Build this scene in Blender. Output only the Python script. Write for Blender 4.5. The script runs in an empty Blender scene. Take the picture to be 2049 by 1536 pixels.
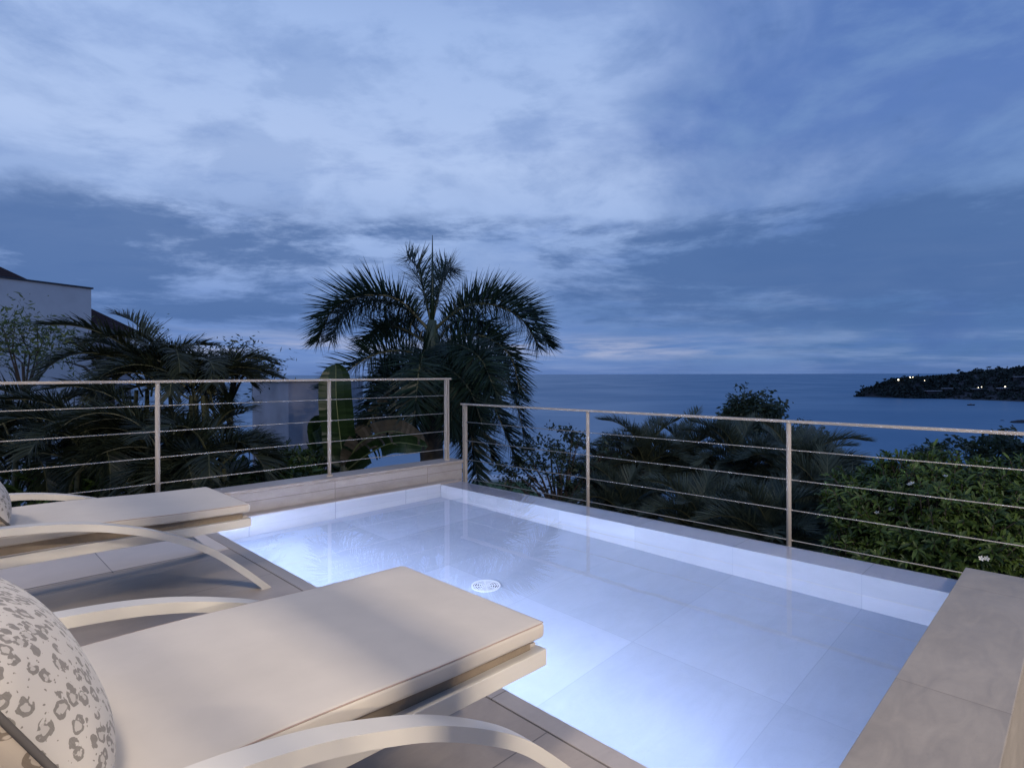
import bpy, math, random
from mathutils import Vector, Matrix, noise
random.seed(7)
R = math.radians
scene = bpy.context.scene
COL = scene.collection
F = 1160.0; CX = 1024.5; HY = 748.6; H = 1.3
YAW = R(44.9)
FW = Vector((math.cos(YAW), math.sin(YAW), 0)); RT = Vector((math.sin(YAW), -math.cos(YAW), 0))

def P(px, py, D, dz=0):
    """world point seen at that place of the view, D metres in front"""
    v = FW * D + RT * ((px - CX) / F * D)
    return Vector((v.x, v.y, H - (py - HY) / F * D + dz))

def smooth(a, b, x):
    t = max(0.0, min(1.0, (x - a) / (b - a))); return t * t * (3 - 2 * t)

# ------------------------------------------------------------------ materials
def new_mat(name):
    m = bpy.data.materials.new(name); m.use_nodes = True
    nt = m.node_tree; b = nt.nodes['Principled BSDF']
    return m, nt, b

def nd(nt, t, **kw):
    n = nt.nodes.new(t)
    for k, v in kw.items(): setattr(n, k, v)
    return n

def ramp(nt, fac, stops):
    r = nd(nt, 'ShaderNodeValToRGB')
    el = r.color_ramp.elements
    while len(el) < len(stops): el.new(0.5)
    for e, (p, c) in zip(el, stops):
        e.position = p; e.color = (c[0], c[1], c[2], 1)
    nt.links.new(fac, r.inputs[0]); return r.outputs[0]

def mix(nt, fac, a, b, mode='MIX'):
    n = nd(nt, 'ShaderNodeMix', data_type='RGBA', blend_type=mode)
    n.clamp_factor = True
    for s, v in ((n.inputs[0], fac), (n.inputs[6], a), (n.inputs[7], b)):
        if hasattr(v, 'links') or isinstance(v, bpy.types.NodeSocket): nt.links.new(v, s)
        elif isinstance(v, (int, float)): s.default_value = v
        else: s.default_value = (v[0], v[1], v[2], 1)
    return n.outputs[2]

def mth(nt, op, a, b=None, c=None, clamp=False):
    n = nd(nt, 'ShaderNodeMath', operation=op); n.use_clamp = clamp
    for i, v in enumerate((a, b, c)):
        if v is None: continue
        if isinstance(v, bpy.types.NodeSocket): nt.links.new(v, n.inputs[i])
        else: n.inputs[i].default_value = v
    return n.outputs[0]

def mapr(nt, v, a, b, c=0.0, d=1.0, st=True):
    n = nd(nt, 'ShaderNodeMapRange', interpolation_type='SMOOTHSTEP' if st else 'LINEAR')
    nt.links.new(v, n.inputs[0])
    for i, x in enumerate((a, b, c, d)): n.inputs[i + 1].default_value = x
    return n.outputs[0]

def noise_n(nt, vec, scale, detail=4, rough=0.55, dist=0.0):
    n = nd(nt, 'ShaderNodeTexNoise'); n.inputs['Scale'].default_value = scale
    n.inputs['Detail'].default_value = detail; n.inputs['Roughness'].default_value = rough
    n.inputs['Distortion'].default_value = dist
    if vec is not None: nt.links.new(vec, n.inputs['Vector'])
    return n.outputs[0]

def mapping(nt, vec, scale=(1, 1, 1), rot=(0, 0, 0), loc=(0, 0, 0)):
    m = nd(nt, 'ShaderNodeMapping'); nt.links.new(vec, m.inputs[0])
    m.inputs['Scale'].default_value = scale; m.inputs['Rotation'].default_value = rot; m.inputs['Location'].default_value = loc
    return m.outputs[0]

def wpos(nt):
    return nd(nt, 'ShaderNodeNewGeometry').outputs['Position']

def bump(nt, b, h, strength, dist=0.01):
    n = nd(nt, 'ShaderNodeBump'); n.inputs['Strength'].default_value = strength; n.inputs['Distance'].default_value = dist
    nt.links.new(h, n.inputs['Height']); nt.links.new(n.outputs[0], b.inputs['Normal'])

def stone(name, c1, c2, rough=0.5, tile=None, off=(0, 0), joint=(0.1, 0.1, 0.1), jw=0.002, axes='xy', vein=0.5, bs=0.25, fine=1.0):
    m, nt, b = new_mat(name)
    p = wpos(nt)
    w = mapping(nt, p, (1.3, 1.3, 1.3))
    n1 = noise_n(nt, w, 1.6 * fine, 7, 0.62, 0.6)
    n2 = noise_n(nt, mapping(nt, p, (3, 9, 9), (0, 0, 0.5)), 1.1 * fine, 8, 0.7, 1.2)
    f = mth(nt, 'ADD', mth(nt, 'MULTIPLY', n1, 1 - vein), mth(nt, 'MULTIPLY', n2, vein))
    col = ramp(nt, f, [(0.32, c1), (0.68, c2)])
    speck = noise_n(nt, p, 90, 2, 0.6)
    col = mix(nt, mapr(nt, speck, 0.62, 0.75, 0, 0.18), col, (c1[0] * .6, c1[1] * .6, c1[2] * .6))
    h = noise_n(nt, p, 60, 5, 0.7)
    if tile:
        sx = nd(nt, 'ShaderNodeSeparateXYZ'); nt.links.new(p, sx.inputs[0])
        s = {'x': sx.outputs[0], 'y': sx.outputs[1], 'z': sx.outputs[2]}
        js = None; cells = []
        for ax, t, o in zip(axes, tile, off):
            if not t: continue
            u = mth(nt, 'DIVIDE', mth(nt, 'SUBTRACT', s[ax], o), t)
            fr = mth(nt, 'FRACT', mth(nt, 'ADD', u, 100.0))
            d = mth(nt, 'MULTIPLY', mth(nt, 'MINIMUM', fr, mth(nt, 'SUBTRACT', 1.0, fr)), t)
            cells.append(mth(nt, 'FLOOR', u))
            js = d if js is None else mth(nt, 'MINIMUM', js, d)
        cv = nd(nt, 'ShaderNodeCombineXYZ')
        for i, c in enumerate(cells): nt.links.new(c, cv.inputs[i])
        wn = nd(nt, 'ShaderNodeTexWhiteNoise'); nt.links.new(cv.outputs[0], wn.inputs[0])
        col = mix(nt, 0.28, col, mix(nt, wn.outputs[0], [x * .72 for x in c1], [x * 1.12 for x in c2]))
        jm = mapr(nt, js, jw * 0.5, jw * 1.1, 1, 0)
        col = mix(nt, mth(nt, 'MULTIPLY', jm, 0.85), col, joint)
        h = mth(nt, 'SUBTRACT', h, mth(nt, 'MULTIPLY', jm, 1.5))
    nt.links.new(col, b.inputs['Base Color'])
    nt.links.new(mapr(nt, n2, 0.3, 0.7, rough - .08, rough + .1), b.inputs['Roughness'])
    bump(nt, b, h, bs, 0.002)
    return m

def leafmat(name, c1, c2, rough=0.45, transl=0.25):
    m, nt, b = new_mat(name)
    g = nd(nt, 'ShaderNodeNewGeometry')
    n = noise_n(nt, g.outputs['Position'], 1.2, 3)
    f = mth(nt, 'ADD', mth(nt, 'MULTIPLY', g.outputs['Random Per Island'], 0.6), mth(nt, 'MULTIPLY', n, 0.5))
    col = ramp(nt, f, [(0.25, c1), (0.85, c2)])
    nt.links.new(col, b.inputs['Base Color']); b.inputs['Roughness'].default_value = rough
    b.inputs['Specular IOR Level'].default_value = 0.4
    tr = nd(nt, 'ShaderNodeBsdfTranslucent'); nt.links.new(col, tr.inputs[0])
    ms = nd(nt, 'ShaderNodeMixShader'); ms.inputs[0].default_value = transl
    nt.links.new(b.outputs[0], ms.inputs[1]); nt.links.new(tr.outputs[0], ms.inputs[2])
    nt.links.new(ms.outputs[0], nt.nodes['Material Output'].inputs[0])
    return m

def plain(name, c, rough=0.5, metal=0.0, var=0.12, scale=6, bs=0.0, bsc=200, spec=0.5):
    m, nt, b = new_mat(name)
    p = wpos(nt)
    n = noise_n(nt, p, scale, 5, 0.6)
    col = ramp(nt, n, [(0.3, [x * (1 - var) for x in c]), (0.7, [min(1, x * (1 + var)) for x in c])])
    nt.links.new(col, b.inputs['Base Color'])
    b.inputs['Roughness'].default_value = rough; b.inputs['Metallic'].default_value = metal
    b.inputs['Specular IOR Level'].default_value = spec
    if bs: bump(nt, b, noise_n(nt, p, bsc, 3, 0.6), bs, 0.001)
    return m

def emit(name, c, s):
    m, nt, b = new_mat(name)
    b.inputs['Base Color'].default_value = (*c, 1); b.inputs['Emission Color'].default_value = (*c, 1); b.inputs['Emission Strength'].default_value = s
    return m

M = {}
M['deck'] = stone('deck stone', (0.25, 0.21, 0.18), (0.43, 0.37, 0.32), 0.5, (1.2, 0.6), (0.38, 0.2), (0.12, 0.10, 0.09), 0.003)
M['deck_lit_strip'] = stone('lit strip stone', (0.58, 0.50, 0.43), (0.72, 0.63, 0.55), 0.5, (1.2, None), (0.85, 0), (0.12, 0.1, 0.09), 0.003)  # deck stone made paler, so the colour carries the light on this strip
M['coping'] = stone('coping stone', (0.31, 0.27, 0.24), (0.44, 0.39, 0.355), 0.4, (None, 1.2), (0, 0.5), (0.1, 0.08, 0.07), 0.003, vein=0.6)
M['walltop'] = stone('sill stone', (0.22, 0.19, 0.155), (0.36, 0.315, 0.265), 0.55, (1.45, None), (2.75, 0), (0.19, 0.16, 0.13), 0.003, vein=0.55)
M['ledge'] = stone('pale wet ledge stone', (0.46, 0.44, 0.48), (0.58, 0.56, 0.60), 0.35, (None, 0.865), (0, 1.06), (0.3, 0.28, 0.28), 0.003)
M['wallside'] = stone('wall stone', (0.26, 0.235, 0.225), (0.42, 0.385, 0.365), 0.5, (1.2, 0.125), (0.6, -0.02), (0.12, 0.1, 0.09), 0.003, axes='xz', vein=0.7)
M['poolfloor'] = stone('pool floor tile', (0.37, 0.41, 0.49), (0.48, 0.53, 0.62), 0.5, (1.73, 0.865), (2.94, 1.06), (0.345, 0.38, 0.455), 0.003, vein=0.4, bs=0.1)
M['poolwall'] = stone('pool wall tile', (0.46, 0.47, 0.50), (0.56, 0.57, 0.60), 0.5, (0.865, 0.865), (1.06, -3), (0.4, 0.42, 0.46), 0.003, axes='yz', vein=0.35, bs=0.1)
M['poolwallx'] = stone('pool end wall tile', (0.46, 0.47, 0.50), (0.56, 0.57, 0.60), 0.5, (0.865, None), (2.94, 0), (0.2, 0.22, 0.28), 0.004, axes='xz', vein=0.4, bs=0.1)
M['concrete'] = plain('terrace render', (0.30, 0.28, 0.26), 0.8, var=0.2, scale=1.5, bs=0.3)
M['steel'] = plain('brushed rail metal', (0.42, 0.375, 0.33), 0.75, 0.0, var=0.03, scale=3, spec=0.12)
M['cable'] = plain('steel cable', (0.40, 0.375, 0.34), 0.8, 0.0, var=0.03, scale=3, spec=0.08)
M['frame'] = plain('powder coated frame', (0.52, 0.485, 0.43), 0.45, 0.0, var=0.03, scale=4, bs=0.02)
M['seam'] = plain('brown seam', (0.30, 0.22, 0.18), 0.8)
M['sling'] = plain('woven sling', (0.22, 0.17, 0.12), 0.8, var=0.1, scale=30, bs=0.3)
M['white'] = plain('white render', (0.62, 0.62, 0.64), 0.85, var=0.10, scale=0.8, bs=0.2, bsc=60)
M['white2'] = plain('weathered white render', (0.36, 0.35, 0.39), 0.85, var=0.22, scale=0.9, bs=0.2, bsc=60)
M['trunk'] = plain('grey palm trunk', (0.115, 0.10, 0.085), 0.85, var=0.4, scale=5, bs=0.6, bsc=30)
M['shaft'] = plain('green crownshaft', (0.045, 0.065, 0.04), 0.5, var=0.3, scale=3)
M['bark'] = plain('dark bark', (0.055, 0.045, 0.038), 0.9, var=0.4, scale=8, bs=0.6, bsc=40)
M['rachis'] = plain('leaf rib', (0.09, 0.095, 0.05), 0.5, var=0.2)
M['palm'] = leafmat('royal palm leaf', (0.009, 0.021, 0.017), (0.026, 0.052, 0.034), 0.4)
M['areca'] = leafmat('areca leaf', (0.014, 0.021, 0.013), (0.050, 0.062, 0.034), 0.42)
M['phoenix'] = leafmat('date palm leaf', (0.034, 0.048, 0.036), (0.105, 0.130, 0.085), 0.5)
M['broad'] = leafmat('tree leaf', (0.018, 0.036, 0.028), (0.055, 0.085, 0.05), 0.45)
M['shrub'] = leafmat('glossy shrub leaf', (0.020, 0.044, 0.012), (0.105, 0.165, 0.032), 0.42)
M['bamboo'] = leafmat('bamboo leaf', (0.060, 0.095, 0.035), (0.150, 0.190, 0.07), 0.5, 0.35)
M['banana'] = leafmat('banana leaf', (0.020, 0.042, 0.015), (0.032, 0.062, 0.02), 0.35, 0.3)
M['dry'] = leafmat('dry leaf', (0.08, 0.07, 0.048), (0.16, 0.135, 0.10), 0.7, 0.3)
M['petal'] = plain('white petal', (0.8, 0.8, 0.76), 0.6)
M['ground'] = plain('hillside soil', (0.030, 0.036, 0.022), 0.95, var=0.4, scale=0.7, bs=0.5, bsc=3)
M['grass'] = plain('mown grass', (0.045, 0.095, 0.022), 0.9, var=0.3, scale=3, bs=0.5, bsc=50)
M['far'] = leafmat('far canopy', (0.010, 0.018, 0.020), (0.028, 0.040, 0.034), 0.9, 0.0)
M['rock'] = plain('dark rock', (0.030, 0.030, 0.036), 0.9, var=0.4, scale=0.1)
M['lamp'] = emit('warm lamp glow', (1.0, 0.86, 0.62), 5)
M['doorframe'] = plain('dark door frame', (0.08, 0.075, 0.07), 0.4, 0.6)
M['grate'] = plain('white plastic grate', (0.82, 0.83, 0.85), 0.4, var=0.03)
M['dark'] = plain('flat dark tone', (0.05, 0.055, 0.07), 0.7)

# roof tiles
m, nt, b = new_mat('brown roof shingles'); M['roof'] = m
sx = nd(nt, 'ShaderNodeSeparateXYZ'); nt.links.new(wpos(nt), sx.inputs[0])
fz = mth(nt, 'FRACT', mth(nt, 'MULTIPLY', mth(nt, 'ADD', sx.outputs[2], 50.0), 6.5))
nt.links.new(mix(nt, fz, (0.020, 0.010, 0.012), (0.055, 0.028, 0.028)), b.inputs['Base Color']); b.inputs['Roughness'].default_value = 0.9; b.inputs['Specular IOR Level'].default_value = 0.1
bump(nt, b, fz, 0.8, 0.03)

# cushion fabric
m, nt, b = new_mat('beige outdoor fabric'); M['fabric'] = m
p = wpos(nt)
w1 = nd(nt, 'ShaderNodeTexWave', wave_type='BANDS', bands_direction='X'); w1.inputs['Scale'].default_value = 260; nt.links.new(p, w1.inputs[0])
w2 = nd(nt, 'ShaderNodeTexWave', wave_type='BANDS', bands_direction='Y'); w2.inputs['Scale'].default_value = 260; nt.links.new(p, w2.inputs[0])
ww = mth(nt, 'MULTIPLY', w1.outputs[1], w2.outputs[1])
big = noise_n(nt, p, 5, 4, 0.6)
col = ramp(nt, big, [(0.3, (0.435, 0.39, 0.335)), (0.7, (0.48, 0.43, 0.37))])
col = mix(nt, mth(nt, 'MULTIPLY', ww, 0.12), col, (0.4, 0.36, 0.3))
nt.links.new(col, b.inputs['Base Color']); b.inputs['Roughness'].default_value = 0.75
b.inputs['Sheen Weight'].default_value = 0.15
bump(nt, b, mth(nt, 'ADD', mth(nt, 'MULTIPLY', ww, 0.05), mth(nt, 'MULTIPLY', noise_n(nt, mapping(nt, p, (9, 3, 3)), 1.0, 3, 0.5), 0.6)), 0.3, 0.006)

# leopard print
def leopard(name, ground, ink, ink2, scale):
    m, nt, b = new_mat(name)
    tc = nd(nt, 'ShaderNodeTexCoord').outputs['Object']
    wob = nd(nt, 'ShaderNodeTexNoise'); wob.inputs['Scale'].default_value = scale * 1.3; wob.inputs['Detail'].default_value = 3
    nt.links.new(tc, wob.inputs['Vector'])
    vm = nd(nt, 'ShaderNodeVectorMath', operation='SCALE'); nt.links.new(wob.outputs[1], vm.inputs[0]); vm.inputs['Scale'].default_value = 0.016
    va = nd(nt, 'ShaderNodeVectorMath', operation='ADD'); nt.links.new(tc, va.inputs[0]); nt.links.new(vm.outputs[0], va.inputs[1])
    v2 = mapping(nt, va.outputs[0], (1.0, 0.85, 0.9))
    vo = nd(nt, 'ShaderNodeTexVoronoi', voronoi_dimensions='3D'); vo.inputs['Scale'].default_value = scale; vo.inputs['Randomness'].default_value = 0.75
    nt.links.new(v2, vo.inputs['Vector'])
    d = vo.outputs['Distance']
    sc = nd(nt, 'ShaderNodeSeparateColor'); nt.links.new(vo.outputs['Color'], sc.inputs[0])
    rad = mapr(nt, sc.outputs[0], 0, 1, 0.24, 0.42, False)
    wid = mapr(nt, sc.outputs[1], 0, 1, 0.09, 0.17, False)
    ring = mth(nt, 'SUBTRACT', wid, mth(nt, 'ABSOLUTE', mth(nt, 'SUBTRACT', d, rad)))
    ring = mapr(nt, ring, -0.012, 0.012)
    brk = mapr(nt, noise_n(nt, v2, scale * 2.1, 1, 0.4), 0.38, 0.42)
    ring = mth(nt, 'MULTIPLY', ring, brk)
    vs = nd(nt, 'ShaderNodeTexVoronoi', voronoi_dimensions='3D'); vs.inputs['Scale'].default_value = scale * 2.1; nt.links.new(v2, vs.inputs['Vector'])
    dots = mth(nt, 'MULTIPLY', mapr(nt, vs.outputs['Distance'], 0.13, 0.17, 1, 0), mapr(nt, d, 0.42, 0.5))
    inside = mth(nt, 'MULTIPLY', mapr(nt, mth(nt, 'SUBTRACT', rad, d), 0.0, 0.03), 0.25)
    thr = nd(nt, 'ShaderNodeTexNoise'); thr.inputs['Scale'].default_value = 500; nt.links.new(mapping(nt, tc, (1, 0.15, 1)), thr.inputs['Vector'])
    inkc = mix(nt, thr.outputs[0], ink, ink2)
    c = mix(nt, inside, ground, ink2)
    c = mix(nt, mth(nt, 'MAXIMUM', ring, dots), c, inkc)
    nt.links.new(c, b.inputs['Base Color']); b.inputs['Roughness'].default_value = 0.8
    b.inputs['Sheen Weight'].default_value = 0.1
    bump(nt, b, thr.outputs[0], 0.15, 0.001)
    return m
M['leopard'] = leopard('leopard print fabric', (0.42, 0.385, 0.345), (0.125, 0.11, 0.095), (0.21, 0.19, 0.168), 38)
M['leopard_dim'] = leopard('tan leopard print fabric', (0.46, 0.38, 0.29), (0.15, 0.11, 0.075), (0.22, 0.17, 0.12), 24)

# water surface of the pool
m = bpy.data.materials.new('pool water'); m.use_nodes = True; nt = m.node_tree; nt.nodes.clear(); M['water'] = m
g = nd(nt, 'ShaderNodeBsdfGlass'); g.inputs['IOR'].default_value = 1.333; g.inputs['Roughness'].default_value = 0.0
g.inputs['Color'].default_value = (0.97, 0.985, 1, 1)
bn = nd(nt, 'ShaderNodeBump'); bn.inputs['Strength'].default_value = 0.06; bn.inputs['Distance'].default_value = 0.01
nt.links.new(noise_n(nt, wpos(nt), 3.4, 1, 0.5), bn.inputs['Height']); nt.links.new(bn.outputs[0], g.inputs['Normal'])
o = nd(nt, 'ShaderNodeOutputMaterial'); nt.links.new(g.outputs[0], o.inputs[0])

# sea
m, nt, b = new_mat('dusk sea'); M['sea'] = m
p = wpos(nt)
st = noise_n(nt, mapping(nt, p, (0.004, 0.004, 1), (0, 0, 0)), 1.0, 5, 0.6, 0.5)
stx = noise_n(nt, mapping(nt, p, (0.0009, 0.010, 1), (0, 0, -0.785)), 1.0, 6, 0.6, 0.8)
nt.links.new(ramp(nt, stx, [(0.3, (0.075, 0.19, 0.31)), (0.7, (0.088, 0.215, 0.345))]), b.inputs['Base Color'])
nt.links.new(mapr(nt, st, 0.3, 0.7, 0.30, 0.46), b.inputs['Roughness'])
b.inputs['IOR'].default_value = 1.33
bn = nd(nt, 'ShaderNodeBump'); bn.inputs['Strength'].default_value = 0.12; bn.inputs['Distance'].default_value = 1.0
nt.links.new(noise_n(nt, mapping(nt, p, (0.12, 0.3, 1), (0, 0, -0.785)), 1.0, 4, 0.6), bn.inputs['Height']); nt.links.new(bn.outputs[0], b.inputs['Normal'])

# ------------------------------------------------------------------ mesh builder
class MB:
    def __init__(s): s.v = []; s.f = []; s.mi = []
    def add(s, vs, fs, mi=0):
        k = len(s.v); s.v += [tuple(v) for v in vs]; s.f += [tuple(i + k for i in f) for f in fs]; s.mi += [mi] * len(fs)
    def box(s, x0, y0, z0, x1, y1, z1, mi=0, M_=None):
        vs = [Vector((x, y, z)) for z in (z0, z1) for y in (y0, y1) for x in (x0, x1)]
        if M_: vs = [M_ @ v for v in vs]
        s.add(vs, [(0, 2, 3, 1), (4, 5, 7, 6), (0, 1, 5, 4), (2, 6, 7, 3), (0, 4, 6, 2), (1, 3, 7, 5)], mi)
    def tube(s, pts, rad, n=8, mi=0, cap=True):
        pts = [Vector(p) for p in pts]
        if not isinstance(rad, (list, tuple)): rad = [rad] * len(pts)
        vs = []; fs = []
        up = Vector((0, 0, 1))
        for i, p in enumerate(pts):
            t = (pts[min(i + 1, len(pts) - 1)] - pts[max(i - 1, 0)]).normalized()
            a = t.cross(up if abs(t.z) < 0.95 else Vector((1, 0, 0))).normalized(); b = t.cross(a)
            for k in range(n):
                an = 2 * math.pi * k / n; vs.append(p + (a * math.cos(an) + b * math.sin(an)) * rad[i])
        for i in range(len(pts) - 1):
            for k in range(n):
                fs.append((i * n + k, i * n + (k + 1) % n, (i + 1) * n + (k + 1) % n, (i + 1) * n + k))
        if cap: fs.append(tuple(range(n))[::-1]); fs.append(tuple(range((len(pts) - 1) * n, len(pts) * n)))
        s.add(vs, fs, mi)
    def sweep(s, rings, mi=0, cap=True, closed=False):
        n = len(rings[0]); vs = [v for r in rings for v in r]; fs = []
        L = len(rings)
        for i in range(L if closed else L - 1):
            j = (i + 1) % L
            for k in range(n): fs.append((i * n + k, i * n + (k + 1) % n, j * n + (k + 1) % n, j * n + k))
        if cap and not closed: fs.append(tuple(range(n))[::-1]); fs.append(tuple(range((L - 1) * n, L * n)))
        s.add(vs, fs, mi)
    def build(s, name, mats, parent=None, smooth_=False, bevel=0.0, origin=None):
        me = bpy.data.meshes.new(name)
        vs = s.v
        if origin is not None: vs = [(v[0] - origin[0], v[1] - origin[1], v[2] - origin[2]) for v in vs]
        me.from_pydata(vs, [], s.f)
        mats = mats if isinstance(mats, (list, tuple)) else [mats]
        for m in mats: me.materials.append(m)
        if len(mats) > 1: me.polygons.foreach_set('material_index', s.mi)
        if smooth_: me.polygons.foreach_set('use_smooth', [True] * len(me.polygons))
        me.update()
        o = bpy.data.objects.new(name, me); COL.objects.link(o)
        if origin is not None and parent is None: o.location = origin
        if parent is not None:
            o.parent = parent
        if bevel:
            bv = o.modifiers.new('bevel', 'BEVEL'); bv.width = bevel; bv.segments = 2; bv.limit_method = 'ANGLE'; bv.angle_limit = R(40)
        return o

def tag(o, label=None, cat=None, group=None, kind=None):
    if label: o['label'] = label
    if cat: o['category'] = cat
    if group: o['group'] = group
    if kind: o['kind'] = kind
    return o

def empty(name, loc, label, cat, group=None, rz=0):
    o = bpy.data.objects.new(name, None); COL.objects.link(o); o.location = loc; o.rotation_euler = (0, 0, rz)
    o.empty_display_size = 0.2
    return tag(o, label, cat, group)

def struct(o): o['kind'] = 'structure'; return o

# ------------------------------------------------------------------ terrace and pool
WZ = -0.015           # water level
PX0, PX1, PY0, PY1 = 1.67, 4.30, 0.56, 5.50
FZ = -0.66
mb = MB(); mb.box(-9, 0.20, -0.30, 1.58, 4.56, 0); mb.box(-9, -9, -0.30, 1.58, 0.196, 0)
struct(mb.build('deck', M['deck']))
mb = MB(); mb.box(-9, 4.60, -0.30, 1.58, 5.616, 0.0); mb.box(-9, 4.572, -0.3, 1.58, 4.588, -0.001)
struct(mb.build('deck_lit_strip', M['deck_lit_strip']))
mb = MB(); mb.box(1.584, 0.57, -0.30, PX0, 5.616, 0.003)
struct(mb.build('pool_coping', M['coping'], bevel=0.003))
mb = MB(); mb.box(PX0 + .003, PY1, -0.3, 4.60, 5.616, 0.003)
struct(mb.build('pool_end_coping', M['coping'], bevel=0.003))
# shell
mb = MB(); mb.box(1.5, 0.3, FZ - 0.2, 4.6, 5.7, FZ); struct(mb.build('pool_floor', M['poolfloor']))
mb = MB(); mb.box(PX0 - 0.06, PY0, FZ, PX0 - 0.002, PY1, -0.3); mb.box(PX0 - .06, PY0, -.3, PX0 - .002, PY1, -0.012)
struct(mb.build('pool_near_wall', M['poolwall']))
mb = MB(); mb.box(PX0, PY1 + 0.001, FZ, PX1 + 0.3, PY1 + 0.11, -0.302); mb.box(PX0 + .004, PY1 - .004, -.45, PX1, PY1 + .1, -.004)
struct(mb.build('pool_end_wall', M['poolwallx']))
mb = MB(); mb.box(PX1, PY0 - 0.1, FZ, 4.61, PY1 - .005, WZ - 0.008)
struct(mb.build('pool_weir', [M['poolwall']], bevel=0.004))
mb = MB(); mb.box(PX1 + 0.004, 0.57, WZ - 0.0075, 4.612, PY1 - .006, WZ - 0.003)
struct(mb.build('weir_ledge', M['ledge']))
# water sheet (falls over the outer edge)
mb = MB()
mb.add([(PX0 - 0.001, PY0 - .05, WZ), (4.608, PY0 - .05, WZ), (4.608, PY1 + .0, WZ), (PX0 - 0.001, PY1 + .0, WZ)], [(0, 1, 2, 3)])
struct(mb.build('pool_water', M['water']))
# terrace base below
mb = MB(); mb.box(-9, -9, -5.5, 5.30, 6.05, FZ - 0.205)
mb.box(4.62, -9, FZ - .2, 5.30, 6.05, -0.30); mb.box(-9, 5.72, FZ - .2, 4.61, 6.05, -0.05)
struct(mb.build('terrace_base', M['concrete']))
# left parapet
t = empty('low_wall', (0, 5.62, 0), 'low stone clad wall at the far left end of the pool carrying the left railing', 'wall')
mb = MB(); mb.box(-9, 0, 0.003, 4.74, 0.27, 0.186); mb.box(4.625, 0, -0.28, 4.74, .27, 0.002)
mb.build('wall_face', M['wallside'], t)
mb = MB(); mb.box(-9, -0.012, 0.188, 4.755, 0.28, 0.222)
mb.build('wall_cap', M['coping'], t, bevel=0.004)
# right end wall
t = empty('low_wall', (1.5, 0.2, 0), 'low brown stone wall with a wide top at the right end of the pool', 'wall')
mb = MB(); mb.box(-0.3, 0.006, -0.9, 3.12, 0.354, 0.035); mb.build('wall_face', M['walltop'], t)
mb = MB(); mb.box(-0.3, 0.0, 0.037, 3.13, 0.36, 0.07); mb.build('wall_cap', M['walltop'], t, bevel=0.004)

# pool drain
dx, dy = 2.87, 3.136
t = empty('pool_drain', (dx, dy, FZ), 'round white slotted drain cover on the lit pool floor', 'drain cover')
def ring(mb, r0, r1, z0, z1, a0=0, a1=2 * math.pi, n=48):
    full = a1 - a0 > 6.28
    rings = []
    for i in range(n + (0 if full else 1)):
        a = a0 + (a1 - a0) * i / n; c, s_ = math.cos(a), math.sin(a)
        rings.append([Vector((r * c, r * s_, z)) for r, z in ((r0, z0), (r1, z0), (r1, z1), (r0, z1))])
    mb.sweep(rings, closed=full)
mb = MB(); ring(mb, 0.094, 0.108, 0, 0.012); 
mb.build('rim', M['grate'], t)
mb = MB(); 
for k in range(5): ring(mb, 0.012 + k * .0172, 0.012 + k * .0172 + .0068, 0.003, 0.011)
for k in range(8):
    a = k * math.pi / 4 + .2; mb.box(0.0, -0.004, 0.003, 0.095, 0.004, 0.0105, M_=Matrix.Rotation(a, 4, 'Z'))
mb.build('grille', M['grate'], t)
mb = MB(); ring(mb, 0.0, 0.094, 0.0005, 0.002); mb.build('slot_shade', M['dark'], t)  # flat dark disc, its colour stands for the shade under the slots

# underwater light strip along the near wall
t = empty('pool_light_strip', (PX0, 0.75, -0.2), 'long underwater light strip on the pool wall below the loungers', 'pool light')
mb = MB(); mb.box(0, 0, -.02, .012, 4.6, .02); mb.build('housing', M['grate'], t, bevel=.002)
mb = MB(); mb.box(.0125, .02, -.014, .018, 4.58, .014); mb.build('lens', emit('lamp lens', (0.8, 0.85, 1), 3), t)
l = bpy.data.lights.new('pool_light', 'AREA'); l.shape = 'RECTANGLE'; l.size = .03; l.size_y = 4.5; l.energy = 98; l.color = (0.56, 0.665, 1.0)
lo = bpy.data.objects.new('pool_light', l); COL.objects.link(lo); lo.location = (PX0 + 0.03, 3.05, -0.2)
lo.rotation_euler = Matrix((Vector((.08, 0, 1)).normalized(), Vector((0, 1, 0)), Vector((-1, 0, .08)).normalized())).transposed().to_euler()

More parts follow.
